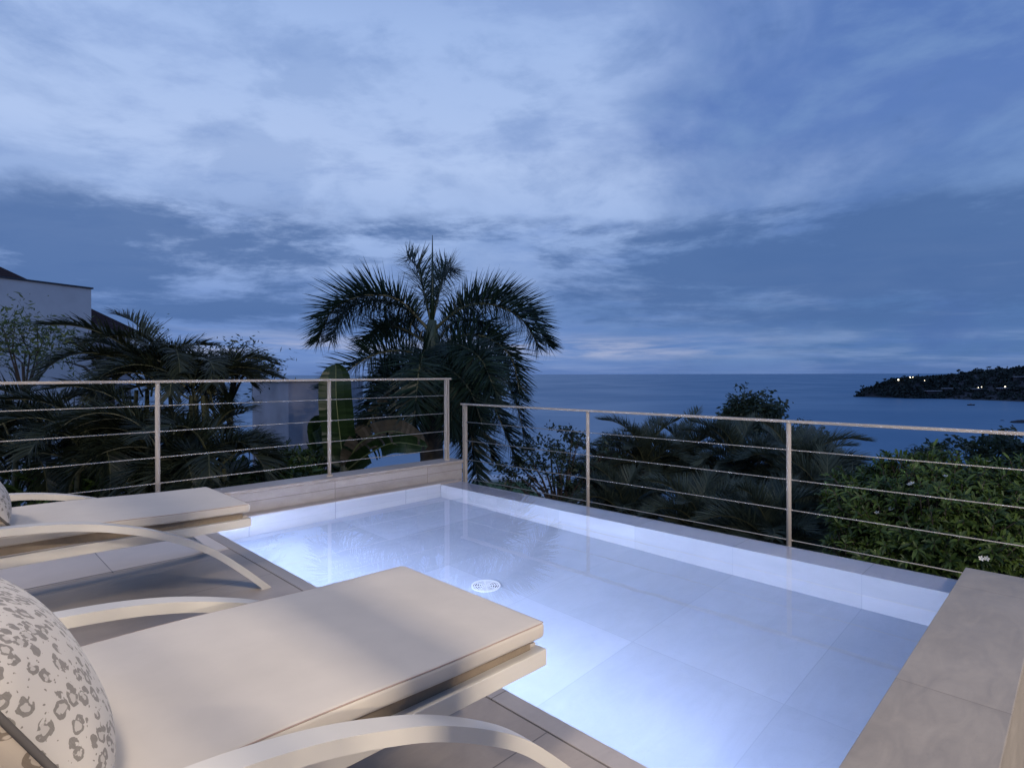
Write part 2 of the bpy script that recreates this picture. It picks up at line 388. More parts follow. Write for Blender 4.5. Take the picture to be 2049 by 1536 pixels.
# ------------------------------------------------------------------ railings
def railing(name, label, axis, fixed, a0, a1, zt, zb, posts, cables, ends):
    o0 = Vector((0, fixed, 0)) if axis == 'x' else Vector((fixed, 0, 0))
    t = empty(name, o0, label, 'railing', 'cable railings round the pool terrace')
    def pt(a, z, off=0): return Vector((a, off, z)) if axis == 'x' else Vector((off, a, z))
    mb = MB()
    h = 0.024
    if axis == 'x': mb.box(a0, -h, zt - 0.022, a1, h, zt)
    else: mb.box(-h, a0, zt - 0.022, h, a1, zt)
    mb.build('top_rail', M['steel'], t, bevel=0.003)
    for a in posts:
        mb = MB()
        if a in ends:
            for s_ in (-1, 1):
                if axis == 'x': mb.box(a + s_ * .016 - .007, -.024, zb, a + s_ * .016 + .007, .024, zt - .0225)
                else: mb.box(-.024, a + s_ * .016 - .007, zb, .024, a + s_ * .016 + .007, zt - .0225)
            po = mb.build('post', M['steel'], t, bevel=0.002)
        else:
            mb.tube([pt(a, zb), pt(a, zt - .0225)], 0.0195, 16)
            po = mb.build('post', M['steel'], t, smooth_=False)
            for pl in po.data.polygons: pl.use_smooth = len(pl.vertices) == 4
        mb = MB(); mb.tube([pt(a, zb), pt(a, zb + .012)], 0.036, 16); mb.build('post_base', M['steel'], po)
        for z in cables:
            mb = MB()
            d = .032 if a not in ends else .034
            mb.tube([pt(a - d, z), pt(a + d, z)], 0.0065, 8); mb.build('cable_collar', M['steel'], po)
    for z in cables:
        mb = MB(); mb.tube([pt(a0 + .02, z), pt(a1 - .02, z)], 0.0042, 8); mb.build('cable', M['cable'], t, smooth_=True)
    return t
railing('railing', 'left cable railing standing on the low stone wall in front of the palms', 'x', 5.75, -4.0, 4.66, 1.256, 0.222,
        (-3.4, -1.8, -0.2, 1.396, 3.005, 4.60), (1.035, 0.81, 0.585, 0.36), (4.60,))
railing('railing', 'right cable railing along the overflowing pool edge with the sea behind', 'y', 5.14, -4.0, 6.10, 0.905, -0.298,
        (6.03, 3.94, 1.81, -0.30, -2.4), (0.652, 0.40, 0.145, -0.11), (6.03,))

# ------------------------------------------------------------------ sun loungers
def lounger_path(X):
    """top of the mattress"""
    pts = [(-1.0, 1.05), (-0.75, 0.90), (-0.5, 0.745), (-0.3, 0.63), (-0.15, 0.565), (0.0, 0.533), (0.2, 0.528), (0.5, 0.528), (0.75, 0.52), (1.0, 0.508), (1.42, 0.500)]
    for (xa, za), (xb, zb) in zip(pts, pts[1:]):
        if X <= xb: u = (X - xa) / (xb - xa); return za + (zb - za) * u
    return 0.5
def spath(X, n=0.05): return sum(lounger_path(X + d) for d in (-2 * n, -n, 0, n, 2 * n)) / 5 if X < 1.3 else lounger_path(X)

def make_lounger(y0, label):
    # local frame: y = 0 at the near edge of the mattress
    t = empty('sun_lounger', (0, y0, 0), label, 'sun lounger', 'sun loungers beside the pool')
    Wd = 0.80
    xs = [-1.0 + 0.04 * i for i in range(59)] + [1.345, 1.36, 1.372, 1.382, 1.390, 1.396, 1.401, 1.405, 1.408, 1.41]
    T = 0.052
    def ring_(X, shrink):
        z = spath(X); sl = math.atan((spath(X + .02) - spath(X - .02)) / .04) if X < 1.3 else -.01
        pts = []
        hw = Wd / 2 - shrink; r = 0.013
        hh = max(T / 2 - shrink * 0.9, 0.006)
        r = min(r, hh - .001)
        sec = []
        for cx, cy, a0 in ((hw - r, hh - r, 0), (-(hw - r), hh - r, 90), (-(hw - r), -(hh - r), 180), (hw - r, -(hh - r), 270)):
            for k in range(6):
                a = R(a0 + 18 * k); sec.append((cx + r * math.cos(a), cy + r * math.sin(a)))
            if a0 in (0,):   # soft crown across the top
                for q in range(1, 12):
                    u = 1 - 2 * q / 12; sec.append((u * (hw - r), hh + 0.0015 * (1 - u * u)))
        for yy, zz in sec:
            zo = zz - T / 2
            pts.append(Vector((X - math.sin(sl) * zo, Wd / 2 + yy, z + math.cos(sl) * zo)))
        return pts
    rings = []
    for X in xs:
        d = 1.41 - X; sh = 0.0
        if d < 0.022: sh = 0.022 - math.sqrt(max(0, 0.022 ** 2 - (0.022 - d) ** 2))
        rings.append(ring_(X, sh))
    mb = MB(); mb.sweep(rings)
    cu = mb.build('mattress', M['fabric'], t, smooth_=True)
    for edge in (0.0035, Wd - 0.0035):
        mb = MB(); mb.tube([(X, edge, spath(X) - .0035) for X in xs if X < 1.395], 0.0019, 6); mb.build('seam', M['seam'], cu)
    mb = MB(); mb.tube([(1.404, 0.01 + .039 * k, 0.4945) for k in range(21)], 0.0019, 6); mb.build('seam', M['seam'], cu)
    # frame
    def rail(ya, yb, zt, zb, x0=-0.95, x1=1.41, cx=0):
        mb = MB(); rr = []
        n = 50
        for i in range(n + 1):
            X = x0 + (x1 - x0) * i / n; z = spath(X) - 0.5 if X < 1.3 else 0.0
            z = z if X < 0.2 else min(z, 0.03) * 0.5
            rr.append([Vector((X, ya, zb + z)), Vector((X, yb, zb + z)), Vector((X, yb, zt + z)), Vector((X, ya, zt + z))])
        mb.sweep(rr); return mb
    rail(0.0, 0.035, 0.410, 0.358).build('side_rail', M['frame'], t, bevel=0.002)
    rail(Wd - .035, Wd, 0.410, 0.358).build('side_rail', M['frame'], t, bevel=0.002)
    mb = MB(); mb.box(1.372, 0.0355, 0.358, 1.41, Wd - .0355, 0.409); mb.build('end_rail', M['frame'], t, bevel=0.002)
    for X in (0.15, 0.75):
        mb = MB(); mb.box(X, 0.0355, 0.362, X + .03, Wd - .0355, 0.398); mb.build('cross_bar', M['frame'], t, bevel=0.002)
    mb = MB(); rr = []
    for i in range(48):
        X = -0.95 + 2.32 * i / 47; z = spath(X) - .0535; lo_ = .398 + (z - .4465)
        rr.append([Vector((X, .036, lo_)), Vector((X, Wd - .036, lo_)), Vector((X, Wd - .036, z)), Vector((X, .036, z))])
    mb.sweep(rr); mb.build('sling', M['sling'], t)
    for yy in (0.04, Wd - .065):
        mb = MB(); mb.box(1.374, yy, 0.4105, 1.400, yy + .022, 0.422); mb.tube([(1.387, yy + .011, .422), (1.387, yy + .011, .427)], .006, 10)
        mb.build('bracket', M['steel'], t, bevel=0.001)
    # bow shaped legs
    arc = [(1.475, -0.0), (1.44, 0.035), (1.36, 0.115), (1.28, 0.19), (1.20, 0.262), (1.12, 0.322), (1.04, 0.37), (0.97, 0.408), (0.90, 0.443), (0.82, 0.478), (0.74, 0.505), (0.66, 0.530), (0.58, 0.551), (0.50, 0.567), (0.42, 0.579), (0.34, 0.587),
           (0.22, 0.595), (0.1, 0.598), (-0.05, 0.592), (-0.2, 0.578), (-0.35, 0.55), (-0.5, 0.51), (-0.65, 0.455), (-0.8, 0.38), (-0.95, 0.28), (-1.08, 0.17), (-1.2, 0.04), (-1.235, 0.0)]
    # smooth the polyline
    for _ in range(2):
        a2 = [arc[0]]
        for (xa, za), (xb, zb) in zip(arc, arc[1:]):
            a2 += [(xa * .75 + xb * .25, za * .75 + zb * .25), (xa * .25 + xb * .75, za * .25 + zb * .75)]
        a2.append(arc[-1]); arc = a2
    for ya in (-0.148, Wd + 0.085):
        rr = []
        for i, (x, z) in enumerate(arc):
            x0, z0 = arc[max(i - 1, 0)]; x1, z1 = arc[min(i + 1, len(arc) - 1)]
            tx, tz = x1 - x0, z1 - z0; L = math.hypot(tx, tz) or 1; nx, nz = -tz / L, tx / L
            if nz < 0: nx, nz = -nx, -nz
            th = 0.036
            lo = Vector((x - nx * th, 0, z - nz * th))
            if lo.z < 0: lo = Vector((x - 0.042 if x > 0 else x + 0.042, 0, 0.0))
            zz = max(z, 0.0)
            rr.append([Vector((x, ya, zz)), Vector((x, ya + .066, zz)), Vector((lo.x, ya + .066, lo.z)), Vector((lo.x, ya, lo.z))])
        mb = MB(); mb.sweep(rr)
        bow = mb.build('bow_leg', M['frame'], t, bevel=0.003)
        for pl in bow.data.polygons: pl.use_smooth = False
        # brackets that tie the bow to the side rail
        for X, zz in ((0.02, 0.385), (-0.45, 0.40)):
            ins = (ya + .0665, -0.0005) if ya < 0 else (Wd + .0005, ya - .0005)
            mb = MB(); zo = 0 if X > 0 else (0.0 if X > -.2 else .08)
            mb.box(X, ins[0], zz - .012 + zo, X + .05, ins[1], zz + .012 + zo); mb.build('tie_bar', M['frame'], bow, bevel=.001)
    return t
make_lounger(1.25, 'nearer, larger sun lounger with beige mattress and cream bow legs in the foreground')
make_lounger(3.70, 'farther sun lounger with beige mattress, its foot end close to the low wall')

def make_pillow(loc, rot, w, hgt, T, label, lower=None):
    t = empty('throw_pillow', loc, label, 'pillow', 'leopard print pillows on the loungers')
    t.rotation_euler = rot
    n = 36
    def shape(u, v, s_):
        k = (max(0, 1 - abs(u) ** 2.6) * max(0, 1 - abs(v) ** 2.6)) ** 0.5
        pin = 1 - 0.07 * (1 - abs(v) ** 2) * abs(u) ** 3
        pin2 = 1 - 0.07 * (1 - abs(u) ** 2) * abs(v) ** 3
        wob = 0.006 * noise.noise(Vector((u * 2.3 + s_ * 5, v * 2.3, loc[1])))
        return Vector((u * w / 2 * pin2 * (1 - .0), v * hgt / 2 * pin, s_ * (T / 2 * k + wob * k)))
    # note: x across, y up the pillow, z its thickness
    for s_, nm, mat in ((1, 'front_cover', M['leopard']), (-1, 'back_cover', lower or M['leopard'])):
        mb = MB(); vs = []; fs = []
        for j in range(n + 1):
            for i in range(n + 1):
                u = math.sin((i / n * 2 - 1) * math.pi / 2); v = math.sin((j / n * 2 - 1) * math.pi / 2)
                vs.append(shape(u, v, s_))
        for j in range(n):
            for i in range(n):
                a = j * (n + 1) + i; q = (a, a + 1, a + n + 2, a + n + 1); fs.append(q if s_ > 0 else q[::-1])
        mb.add(vs, fs); mb.build(nm, mat, t, smooth_=True)
    mb = MB(); pts = []
    for k in range(4):
        for i in range(24):
            q = i / 24 * 2 - 1
            u, v = ((q, -1), (1, q), (-q, 1), (-1, -q))[k]; p_ = shape(u, v, 0); pts.append(p_)
    rings = []
    for i, p_ in enumerate(pts):
        tn = (pts[(i + 1) % len(pts)] - pts[i - 1]).normalized(); a = tn.cross(Vector((0, 0, 1))).normalized()
        rings.append([p_ + (a * math.cos(k * math.pi / 4) + Vector((0, 0, 1)) * math.sin(k * math.pi / 4)) * 0.006 for k in range(8)])
    mb.sweep(rings, closed=True); mb.build('piping', M['seam_dark'], t, smooth_=True)
    return t
M['seam_dark'] = plain('dark taupe piping', (0.09, 0.078, 0.068), 0.8)
def pillow_rot(tilt, yaw=0):
    # width along world Y, height up the backrest, front face to +X and up
    zx = Vector((math.sin(tilt), 0, math.cos(tilt))); yv = Vector((-math.cos(tilt), 0, math.sin(tilt))); xv = yv.cross(zx)
    Mx = Matrix((xv, yv, zx)).transposed().to_4x4()
    return (Matrix.Rotation(yaw, 4, 'Z') @ Mx).to_euler()
make_pillow((0.110, 1.54, 0.69), pillow_rot(R(60), R(1)), 0.62, 0.43, 0.23, 'leopard print pillow with dark piping on the nearer lounger, bottom left corner', M['leopard_dim'])
make_pillow((0.115, 4.08, 0.735), pillow_rot(R(52), R(4)), 0.56, 0.46, 0.24, 'leopard print pillow on the farther lounger, only its edge in view', M['leopard_dim'])

# ------------------------------------------------------------------ vegetation
def curve(pts, n):
    pts = [Vector(p) for p in pts]
    q = [pts[0] * 2 - pts[1]] + pts + [pts[-1] * 2 - pts[-2]]
    out = []; m_ = len(pts) - 1
    for i in range(n + 1):
        s = i / n * m_; k = min(int(s), m_ - 1); t = s - k
        a, b, c, d = q[k:k + 4]
        out.append(0.5 * ((2 * b) + (c - a) * t + (2 * a - 5 * b + 4 * c - d) * t * t + (3 * b - a - 3 * c + d) * t ** 3))
    return out

def frond(mb, pts, nl, ll, lw, rng, droop=0.35, lift=(0.1, 0.5), start=0.12, r0=0.02, spread=(65, 30), seg=3, mi_leaf=0, mi_rib=1, tipk=.45):
    n = 24
    c = curve(pts, n)
    mb.tube(c[::2] if n % 2 == 0 else c, [r0 * (1 - 0.85 * i / (n // 2)) + .002 for i in range(n // 2 + 1)], 5, mi_rib, cap=False)
    for i in range(nl):
        t = start + (1 - start) * (i + rng.random() * .6) / nl
        s = min(t, .9999) * n; k = int(s); f = s - k
        p = c[k].lerp(c[k + 1], f); tn = (c[k + 1] - c[k]).normalized()
        side = tn.cross(Vector((0, 0, 1)))
        if side.length < .1: side = tn.cross(Vector((1, .3, 0)))
        side.normalize(); up = side.cross(tn).normalized()
        prof = (min(1, .45 + (t - start) / .25 * .55)) * (1 if t < .6 else 1 - (1 - tipk) * ((t - .6) / .4) ** 1.3)
        for sg in (-1, 1):
            ang = R(spread[0] + (spread[1] - spread[0]) * t + rng.uniform(-7, 7))
            lf = rng.uniform(*lift)
            d = (tn * math.cos(ang) + side * sg * math.sin(ang) * math.cos(lf) + up * math.sin(lf) * math.sin(ang)).normalized()
            L = ll * prof * rng.uniform(.85, 1.12); w = lw * rng.uniform(.8, 1.2) * (.7 + .3 * prof)
            wv = d.cross(up); 
            if wv.length < .1: wv = d.cross(side)
            wv = (wv.normalized() * math.cos(.5 * sg) + up * math.sin(.5 * sg)).normalized()
            q = p.copy(); dd = d.copy(); vs = []
            for j in range(seg + 1):
                u = j / seg; ww = w * (0.6 + 0.7 * u if u < .35 else 1 - (u - .35) / .65) * .5
                vs += [q - wv * max(ww, .0015), q + wv * max(ww, .0015)]
                q = q + dd * (L / seg); dd = (dd + Vector((0, 0, -1)) * droop * (j + 1) / seg * rng.uniform(.6, 1.3)).normalized()
            mb.add(vs, [(2 * j, 2 * j + 1, 2 * j + 3, 2 * j + 2) for j in range(seg)], mi_leaf)

def arc_pts(base, az, el, L, bend, n=6):
    p = Vector(base); out = [p.copy()]
    for i in range(n):
        e = el - bend * ((i + .5) / n) ** 1.25
        p = p + Vector((math.cos(az) * math.cos(e), math.sin(az) * math.cos(e), math.sin(e))) * (L / n); out.append(p.copy())
    return out

def ground_z(x, y):
    d = x * FW.x + y * FW.y; l = x * RT.x + y * RT.y
    r = max(0, d - 5)
    z = -3.6 - 0.10 * r - 0.22 * max(0, d - 16) - 0.0 * l
    z += 0.4 * noise.noise(Vector((x * .15, y * .15, 0))) + (-2.0 if False else 0)
    return max(z, -46)

def loc_empty(name, px, py_any, D, label, cat, group=None):
    v = FW * D + RT * ((px - CX) / F * D)
    return empty(name, (v.x, v.y, ground_z(v.x, v.y) - .05), label, cat, group)

def to_local(mb, o):
    L = Vector(o.location); mb.v = [(v[0] - L.x, v[1] - L.y, v[2] - L.z) for v in mb.v]; return mb

def part(mb, name, mats, parent, sm=False):
    return to_local(mb, parent).build(name, mats, parent, smooth_=sm)

# --- the big palm in the middle
rng = random.Random(3)
D = 12.0
t = loc_empty('royal_palm', 862, 0, D, 'big feathery palm with long drooping fronds standing against the sky in the middle', 'palm tree')
cb = P(862, 700, D)
base = Vector((cb.x, cb.y, t.location.z))
mb = MB(); hts = []
N = 40
tp = P(862, 820, D).z
for i in range(N + 1):
    u = i / N; z = base.z + (tp - base.z) * u
    rr = .21 + .05 * math.sin(u * math.pi) + (.012 if i % 2 else 0)
    hts.append((Vector((base.x + .1 * math.sin(u * 2) * (1 - u), base.y, z)), rr))
mb.tube([h[0] for h in hts], [h[1] for h in hts], 16)
part(mb, 'trunk', M['trunk'], t, True)
mb = MB(); mb.tube([P(862, 818, D), P(862, 790, D), P(863, 745, D), P(864, 690, D), P(865, 640, D)], [.23, .27, .24, .17, .09], 16)
part(mb, 'crownshaft', M['shaft'], t, True)
mb = MB(); mb.tube([P(865, 650, D), P(866, 560, D), P(866, 470, D)], [.05, .03, .006], 8); part(mb, 'spear_leaf', M['palm'], t, True)
royal = [  # control points (px, py, depth offset)
    [(862, 665, 0), (800, 600, -.3), (730, 590, -.5), (665, 620, -.6), (637, 680, -.7)],
    [(866, 665, 0), (930, 605, .2), (1000, 600, .3), (1060, 630, .3), (1098, 692, .3)],
    [(862, 660, 0), (804, 612, .4), (742, 600, .7), (690, 625, .9), (662, 680, 1.0)],
    [(866, 660, 0), (928, 614, -.4), (990, 610, -.7), (1046, 640, -.8), (1078, 694, -.9)],
    [(862, 640, 0), (850, 590, .3), (838, 540, .7), (815, 510, 1.1)],
    [(866, 640, 0), (880, 580, .5), (890, 545, 1.2), (905, 535, 1.9)],
    [(860, 690, 0), (800, 655, .4), (755, 660, .8), (725, 690, 1.0)],
    [(860, 715, 0), (800, 700, -.4), (740, 712, -.8), (690, 745, -1.0), (655, 775, -1.2)],
    [(868, 700, 0), (930, 670, -.4), (985, 680, -.6), (1025, 720, -.8), (1040, 790, -.9)],
    [(868, 720, 0), (930, 700, .3), (990, 730, .5), (1030, 800, .6), (1055, 900, .6)],
    [(868, 740, 0), (920, 730, -.6), (965, 770, -1), (1000, 840, -1.2), (1035, 930, -1.2)],
    [(866, 750, 0), (905, 760, .5), (945, 810, .8), (975, 880, .9), (985, 920, .9)],
    [(868, 750, 0), (910, 770, -.8), (935, 830, -1.2), (945, 890, -1.3), (955, 960, -1.4)],
    [(858, 730, 0), (810, 735, .5), (760, 775, .9), (735, 840, 1.1)],
    [(858, 745, 0), (815, 760, -.6), (765, 800, -1.0), (725, 870, -1.2), (712, 930, -1.2)],
    [(860, 755, 0), (830, 780, -.9), (795, 830, -1.3), (775, 880, -1.4)],
    [(862, 720, 0), (850, 700, -.9), (840, 730, -1.7), (832, 800, -2.1), (828, 860, -2.2)],
    [(866, 720, 0), (880, 700, .9), (890, 730, 1.7), (895, 800, 2.1)],
    [(866, 700, 0), (900, 650, .8), (945, 640, 1.5), (985, 670, 2.0), (1000, 720, 2.2)],
    [(860, 700, 0), (828, 650, .8), (790, 640, 1.5), (765, 665, 2.0)],
    [(866, 735, 0), (900, 740, -1.4), (940, 780, -2.0), (965, 850, -2.2)],
    [(862, 725, 0), (815, 715, 1.2), (775, 730, 2.0), (752, 790, 2.3)],
    [(868, 690, 0), (915, 690, -1.2), (960, 715, -2.0), (990, 780, -2.4)],
    [(866, 755, 0), (885, 775, .8), (910, 840, 1.2), (925, 910, 1.3)],
    [(864, 730, 0), (885, 735, -1.0), (900, 790, -1.6), (905, 870, -1.8)],
]
for k, cp in enumerate(royal):
    mb = MB(); pts = [P(a, b_, D + c_) for a, b_, c_ in cp]
    L = sum((pts[i + 1] - pts[i]).length for i in range(len(pts) - 1))
    frond(mb, pts, int((96 if k < 2 else 66) * L), 0.74 if k < 2 else (.64 if L > 1.3 else .58), 0.037, rng, droop=0.12 if k < 2 else .16, lift=(-1.3, 1.45), start=.10, r0=.03, spread=(78, 44), tipk=.5)
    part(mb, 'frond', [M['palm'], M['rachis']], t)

# --- areca palms in front of the left side
def areca(px, pyc, D, nf, L, seed, label, az_bias=None, mat='areca', ll=.42, group='feathery palms behind the left railing', el=(25, 85), lw=.022):
    rng = random.Random(seed)
    t = loc_empty('areca_palm', px, 0, D, label, 'palm tree', group)
    c = P(px, pyc, D)
    mb = MB()
    for s in range(3):
        off = Vector((rng.uniform(-.2, .2), rng.uniform(-.2, .2), 0))
        b0 = Vector((c.x, c.y, t.location.z)) + off * 1.5
        mb.tube([b0, b0.lerp(c + off, .5) + off * .3, c + off + Vector((0, 0, -.1))], [.05, .045, .03], 8)
    part(mb, 'stem', M['rachis'], t, True)
    for k in range(nf):
        az = rng.uniform(0, 2 * math.pi) if az_bias is None else az_bias + rng.uniform(-1.5, 1.5)
        e = R(rng.uniform(*el)); Lk = L * rng.uniform(.75, 1.15)
        b0 = c + Vector((rng.uniform(-.2, .2), rng.uniform(-.2, .2), rng.uniform(-.35, .1)))
        mb = MB(); frond(mb, arc_pts(b0, az, e, Lk, R(rng.uniform(70, 140))), int(52 * Lk), ll, lw, rng, droop=.35, lift=(.1, .8), start=.18, r0=.014, spread=(62, 34), tipk=.55)
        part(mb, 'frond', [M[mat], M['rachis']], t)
    return t
ar = [(115, 850, 9.0, 'leftmost feathery palm, dark, its fronds crossing the wall of the white house'),
      (196, 862, 9.6, 'feathery palm under the brown roof corner of the white house'),
      (308, 765, 9.0, 'tall feathery palm with a bright arching frond above the first railing post'),
      (375, 775, 8.6, 'feathery palm right of the first railing post, tip reaching the horizon clouds'),
      (408, 780, 9.4, 'feathery palm with upright fronds at the right end of the left palm group'),
      (425, 890, 8.4, 'low feathery palm drooping beside the grey garden wall'),
      (180, 890, 7.6, 'low feathery palm behind the leftmost bay of the railing'),
      (330, 880, 7.6, 'low feathery palm directly behind the first railing post'),
      (60, 870, 8.0, 'low feathery palm cut by the left edge of the photo'),
      (420, 920, 7.4, 'lowest feathery palm just above the low wall in the second railing bay')]
for i, (px, py, D_, lab) in enumerate(ar):
    areca(px, py, D_, 18 if i < 5 else 16, (1.2 if i < 2 else (1.5 if i == 2 else 1.15)) if i < 5 else (1.0 if i == 5 else (1.05 if i == 9 else 1.3)), 20 + i, lab, el=((20, 62) if i < 2 else (30, 88)) if i < 5 else (20, 80))

# --- airy bamboo sprays
def airy(name, clumps, D, label, cat, mat, leaf, nper, seed, trunk_px, lab_group=None, barkm='bark', r=.3, branch_r=.018, el=.8, aspect=.22):
    rng = random.Random(seed)
    t = loc_empty(name, trunk_px, 0, D, label, cat, lab_group)
    b0 = Vector(t.location); mb = MB(); cr = MB()
    cs = [P(a, b_, D + rng.uniform(-.5, .5) * el) for a, b_ in clumps]
    mid = sum(cs, Vector()) / len(cs); low = min(c.z for c in cs)
    fork = Vector((b0.x * .4 + mid.x * .6, b0.y * .4 + mid.y * .6, low - .5))
    mb.tube([b0, b0.lerp(fork, .5) + Vector((.1, 0, 0)), fork], [branch_r * 5, branch_r * 4, branch_r * 3], 8)
    for c in cs:
        m1 = fork.lerp(c, .5) + Vector((rng.uniform(-.1, .1), rng.uniform(-.1, .1), .15))
        mb.tube([fork, m1, c], [branch_r * 2, branch_r * 1.3, branch_r * .5], 6)
        tw = []
        for _ in range(7):
            e = c + Vector((rng.gauss(0, 1), rng.gauss(0, 1), rng.gauss(0, .8))) * r * .8
            mb.tube([c.lerp(m1, rng.random() * .6), e], [branch_r * .4, branch_r * .15], 4); tw.append(e)
        for _ in range(nper):
            e = rng.choice(tw); q = c.lerp(e, rng.uniform(.3, 1.15)) + Vector((rng.gauss(0, 1), rng.gauss(0, 1), rng.gauss(0, .8))) * r * .28
            d = Vector((rng.gauss(0, 1), rng.gauss(0, 1), rng.gauss(-.2, .7))).normalized(); s = d.cross(Vector((rng.gauss(0, 1), rng.gauss(0, 1), rng.gauss(0, 1)))).normalized()
            L = leaf * rng.uniform(.6, 1.3)
            cr.add([q, q + d * L * .45 + s * L * aspect, q + d * L, q + d * L * .45 - s * L * aspect], [(0, 1, 2, 3)])
    part(mb, 'trunk', M[barkm], t, True); part(cr, 'crown', M[mat], t)
    return t
airy('bamboo_clump', [(10, 690), (40, 660), (75, 640), (100, 652), (50, 700), (15, 730), (70, 690), (5, 650), (110, 700), (30, 640)], 8.6,
     'airy yellow green bamboo in front of the white house wall at the left edge', 'bamboo', 'bamboo', .10, 120, 5, 45, aspect=.13, branch_r=.008)
airy('bamboo_clump', [(385, 705), (420, 695), (440, 720), (505, 715), (530, 730), (520, 750), (460, 700)], 10.5,
     'wispy bamboo rising behind the feathery palms near the grey wall', 'bamboo', 'broad', .10, 120, 6, 450, aspect=.13)
airy('bamboo_clump', [(283, 652), (270, 665), (295, 668), (160, 690), (150, 670), (130, 720)], 10.5,
     'thin bamboo sprays beside the brown roof corner', 'bamboo', 'bamboo', .09, 60, 8, 230, r=.2, aspect=.13)

# --- banana plant
t = loc_empty('banana_plant', 690, 0, 10.5, 'banana plant with one broad upright leaf between the grey wall and the big palm', 'banana plant')
def banana_leaf(pts, w, mat, rng, split=0.0):
    mb = MB(); n = 40; c = curve(pts, n)
    left = []; right = []; mid = []
    for i, p_ in enumerate(c):
        u = i / n; tn = (c[min(i + 1, n)] - c[max(i - 1, 0)]).normalized()
        side = tn.cross(FW); 
        if side.length < .2: side = tn.cross(Vector((0, 0, 1)))
        side.normalize(); nrm = side.cross(tn).normalized()
        ww = w * (min(1, u / .16) ** .6) * (1 if u < .72 else math.sqrt(max(0.0, 1 - ((u - .72) / .28) ** 2.2))) + .004
        wob = .02 * math.sin(u * 23 + rng.random())
        mid.append(p_); left.append([p_ + side * ww * q - nrm * (.22 * ww * q * q + wob * q) for q in (.5, 1)]); right.append([p_ - side * ww * q - nrm * (.22 * ww * q * q - wob * q) for q in (.5, 1)])
    for sd in (left, right):
        for i in range(n):
            if split and rng.random() < split: continue
            mb.add([mid[i], mid[i + 1], sd[i + 1][0], sd[i][0], sd[i + 1][1] + Vector((0, 0, -.02 * split)), sd[i][1]], [(0, 1, 2, 3), (3, 2, 4, 5)])
    mb.tube(c, [.018 * (1 - .8 * i / n) for i in range(n + 1)], 6, 1)
    return mb
rng = random.Random(12)
M['banana_rib'] = plain('pale leaf rib', (0.16, 0.19, 0.08), .5)
D = 10.5
cb = P(690, 960, D); g0 = Vector(t.location)
mb = MB(); mb.tube([g0, (g0 + cb) / 2, cb, P(688, 900, D)], [.16, .14, .1, .06], 10); part(mb, 'stem', M['rachis'], t, True)
for pts, w, mt, sp in (
        ([P(688, 935, D), P(681, 880, D), P(673, 800, D - .1), P(672, 726, D)], .30, 'banana', 0),
        ([P(690, 940, D), P(720, 885, D - .4), P(785, 862, D - .8), P(850, 885, D - 1.0)], .20, 'dry', .12),
        ([P(690, 940, D), P(735, 850, D + .4), P(790, 798, D + .5), P(850, 790, D + .6)], .17, 'dry', .2),
        ([P(690, 940, D), P(655, 880, D + .3), P(640, 850, D + .5), P(632, 900, D + .7)], .2, 'banana', .1),
        ([P(692, 940, D), P(740, 905, D - .5), P(790, 885, D - .9), P(855, 893, D - 1.1)], .16, 'banana', .15)):
    part(banana_leaf(pts, w, mt, rng, sp), 'leaf', [M[mt], M['banana_rib']], t)

# --- date palms on the right
def date_palm(px, py, D, nf, L, seed, label):
    rng = random.Random(seed)
    t = loc_empty('date_palm', px, 0, D, label, 'palm tree', 'dense date palms behind the right railing')
    c = P(px, py, D); b0 = Vector((c.x, c.y, t.location.z))
    mb = MB(); mb.tube([b0, b0.lerp(c, .5), c], [.2, .17, .14], 12); part(mb, 'trunk', M['bark'], t, True)
    for k in range(nf):
        az = k * 2.39996 + rng.uniform(-.3, .3); e = R(85 - 95 * (k / nf) ** .8 + rng.uniform(-8, 8)); Lk = L * rng.uniform(.8, 1.12)
        mb = MB(); frond(mb, arc_pts(c + Vector((0, 0, -.2 * k / nf)), az, e, Lk, R(rng.uniform(55, 95))), int(84 * Lk), .35, .015, rng, droop=.10, lift=(.1, .9), start=.12, r0=.014, spread=(55, 28), seg=2, tipk=.5)
        part(mb, 'frond', [M['phoenix'], M['rachis']], t)
for px, py, D_, nf, L, lab in (
        (1215, 965, 11.8, 38, 1.1, 'leftmost date palm of the dense group, half hidden behind the second railing post'),
        (1630, 950, 10.8, 36, 1.0, 'date palm right of the third railing post, below the round tree'),
        (1290, 930, 11.5, 40, 1.25, 'date palm left of the tallest palm crown, beside the small airy tree'),
        (1370, 930, 12.0, 40, 1.35, 'date palm in the middle bay of the right railing below the round tree top'),
        (1480, 945, 11.0, 42, 1.35, 'date palm behind the middle of the right railing, left of its third post'),
        (1590, 965, 10.0, 44, 1.35, 'date palm directly behind the third post of the right railing'),
        (1250, 1040, 10.0, 38, 1.2, 'low dark date palm just above the pool edge left'),
        (1400, 1060, 9.0, 42, 1.25, 'low dark date palm just above the pool edge in the middle'),
        (1540, 1085, 8.0, 42, 1.15, 'low dark date palm beside the flowering shrub'),
        (1655, 1020, 8.6, 40, 1.1, 'date palm with a spiky frond reaching over the flowering shrub')):
    date_palm(px, py, D_, nf, L, px + 1, lab)

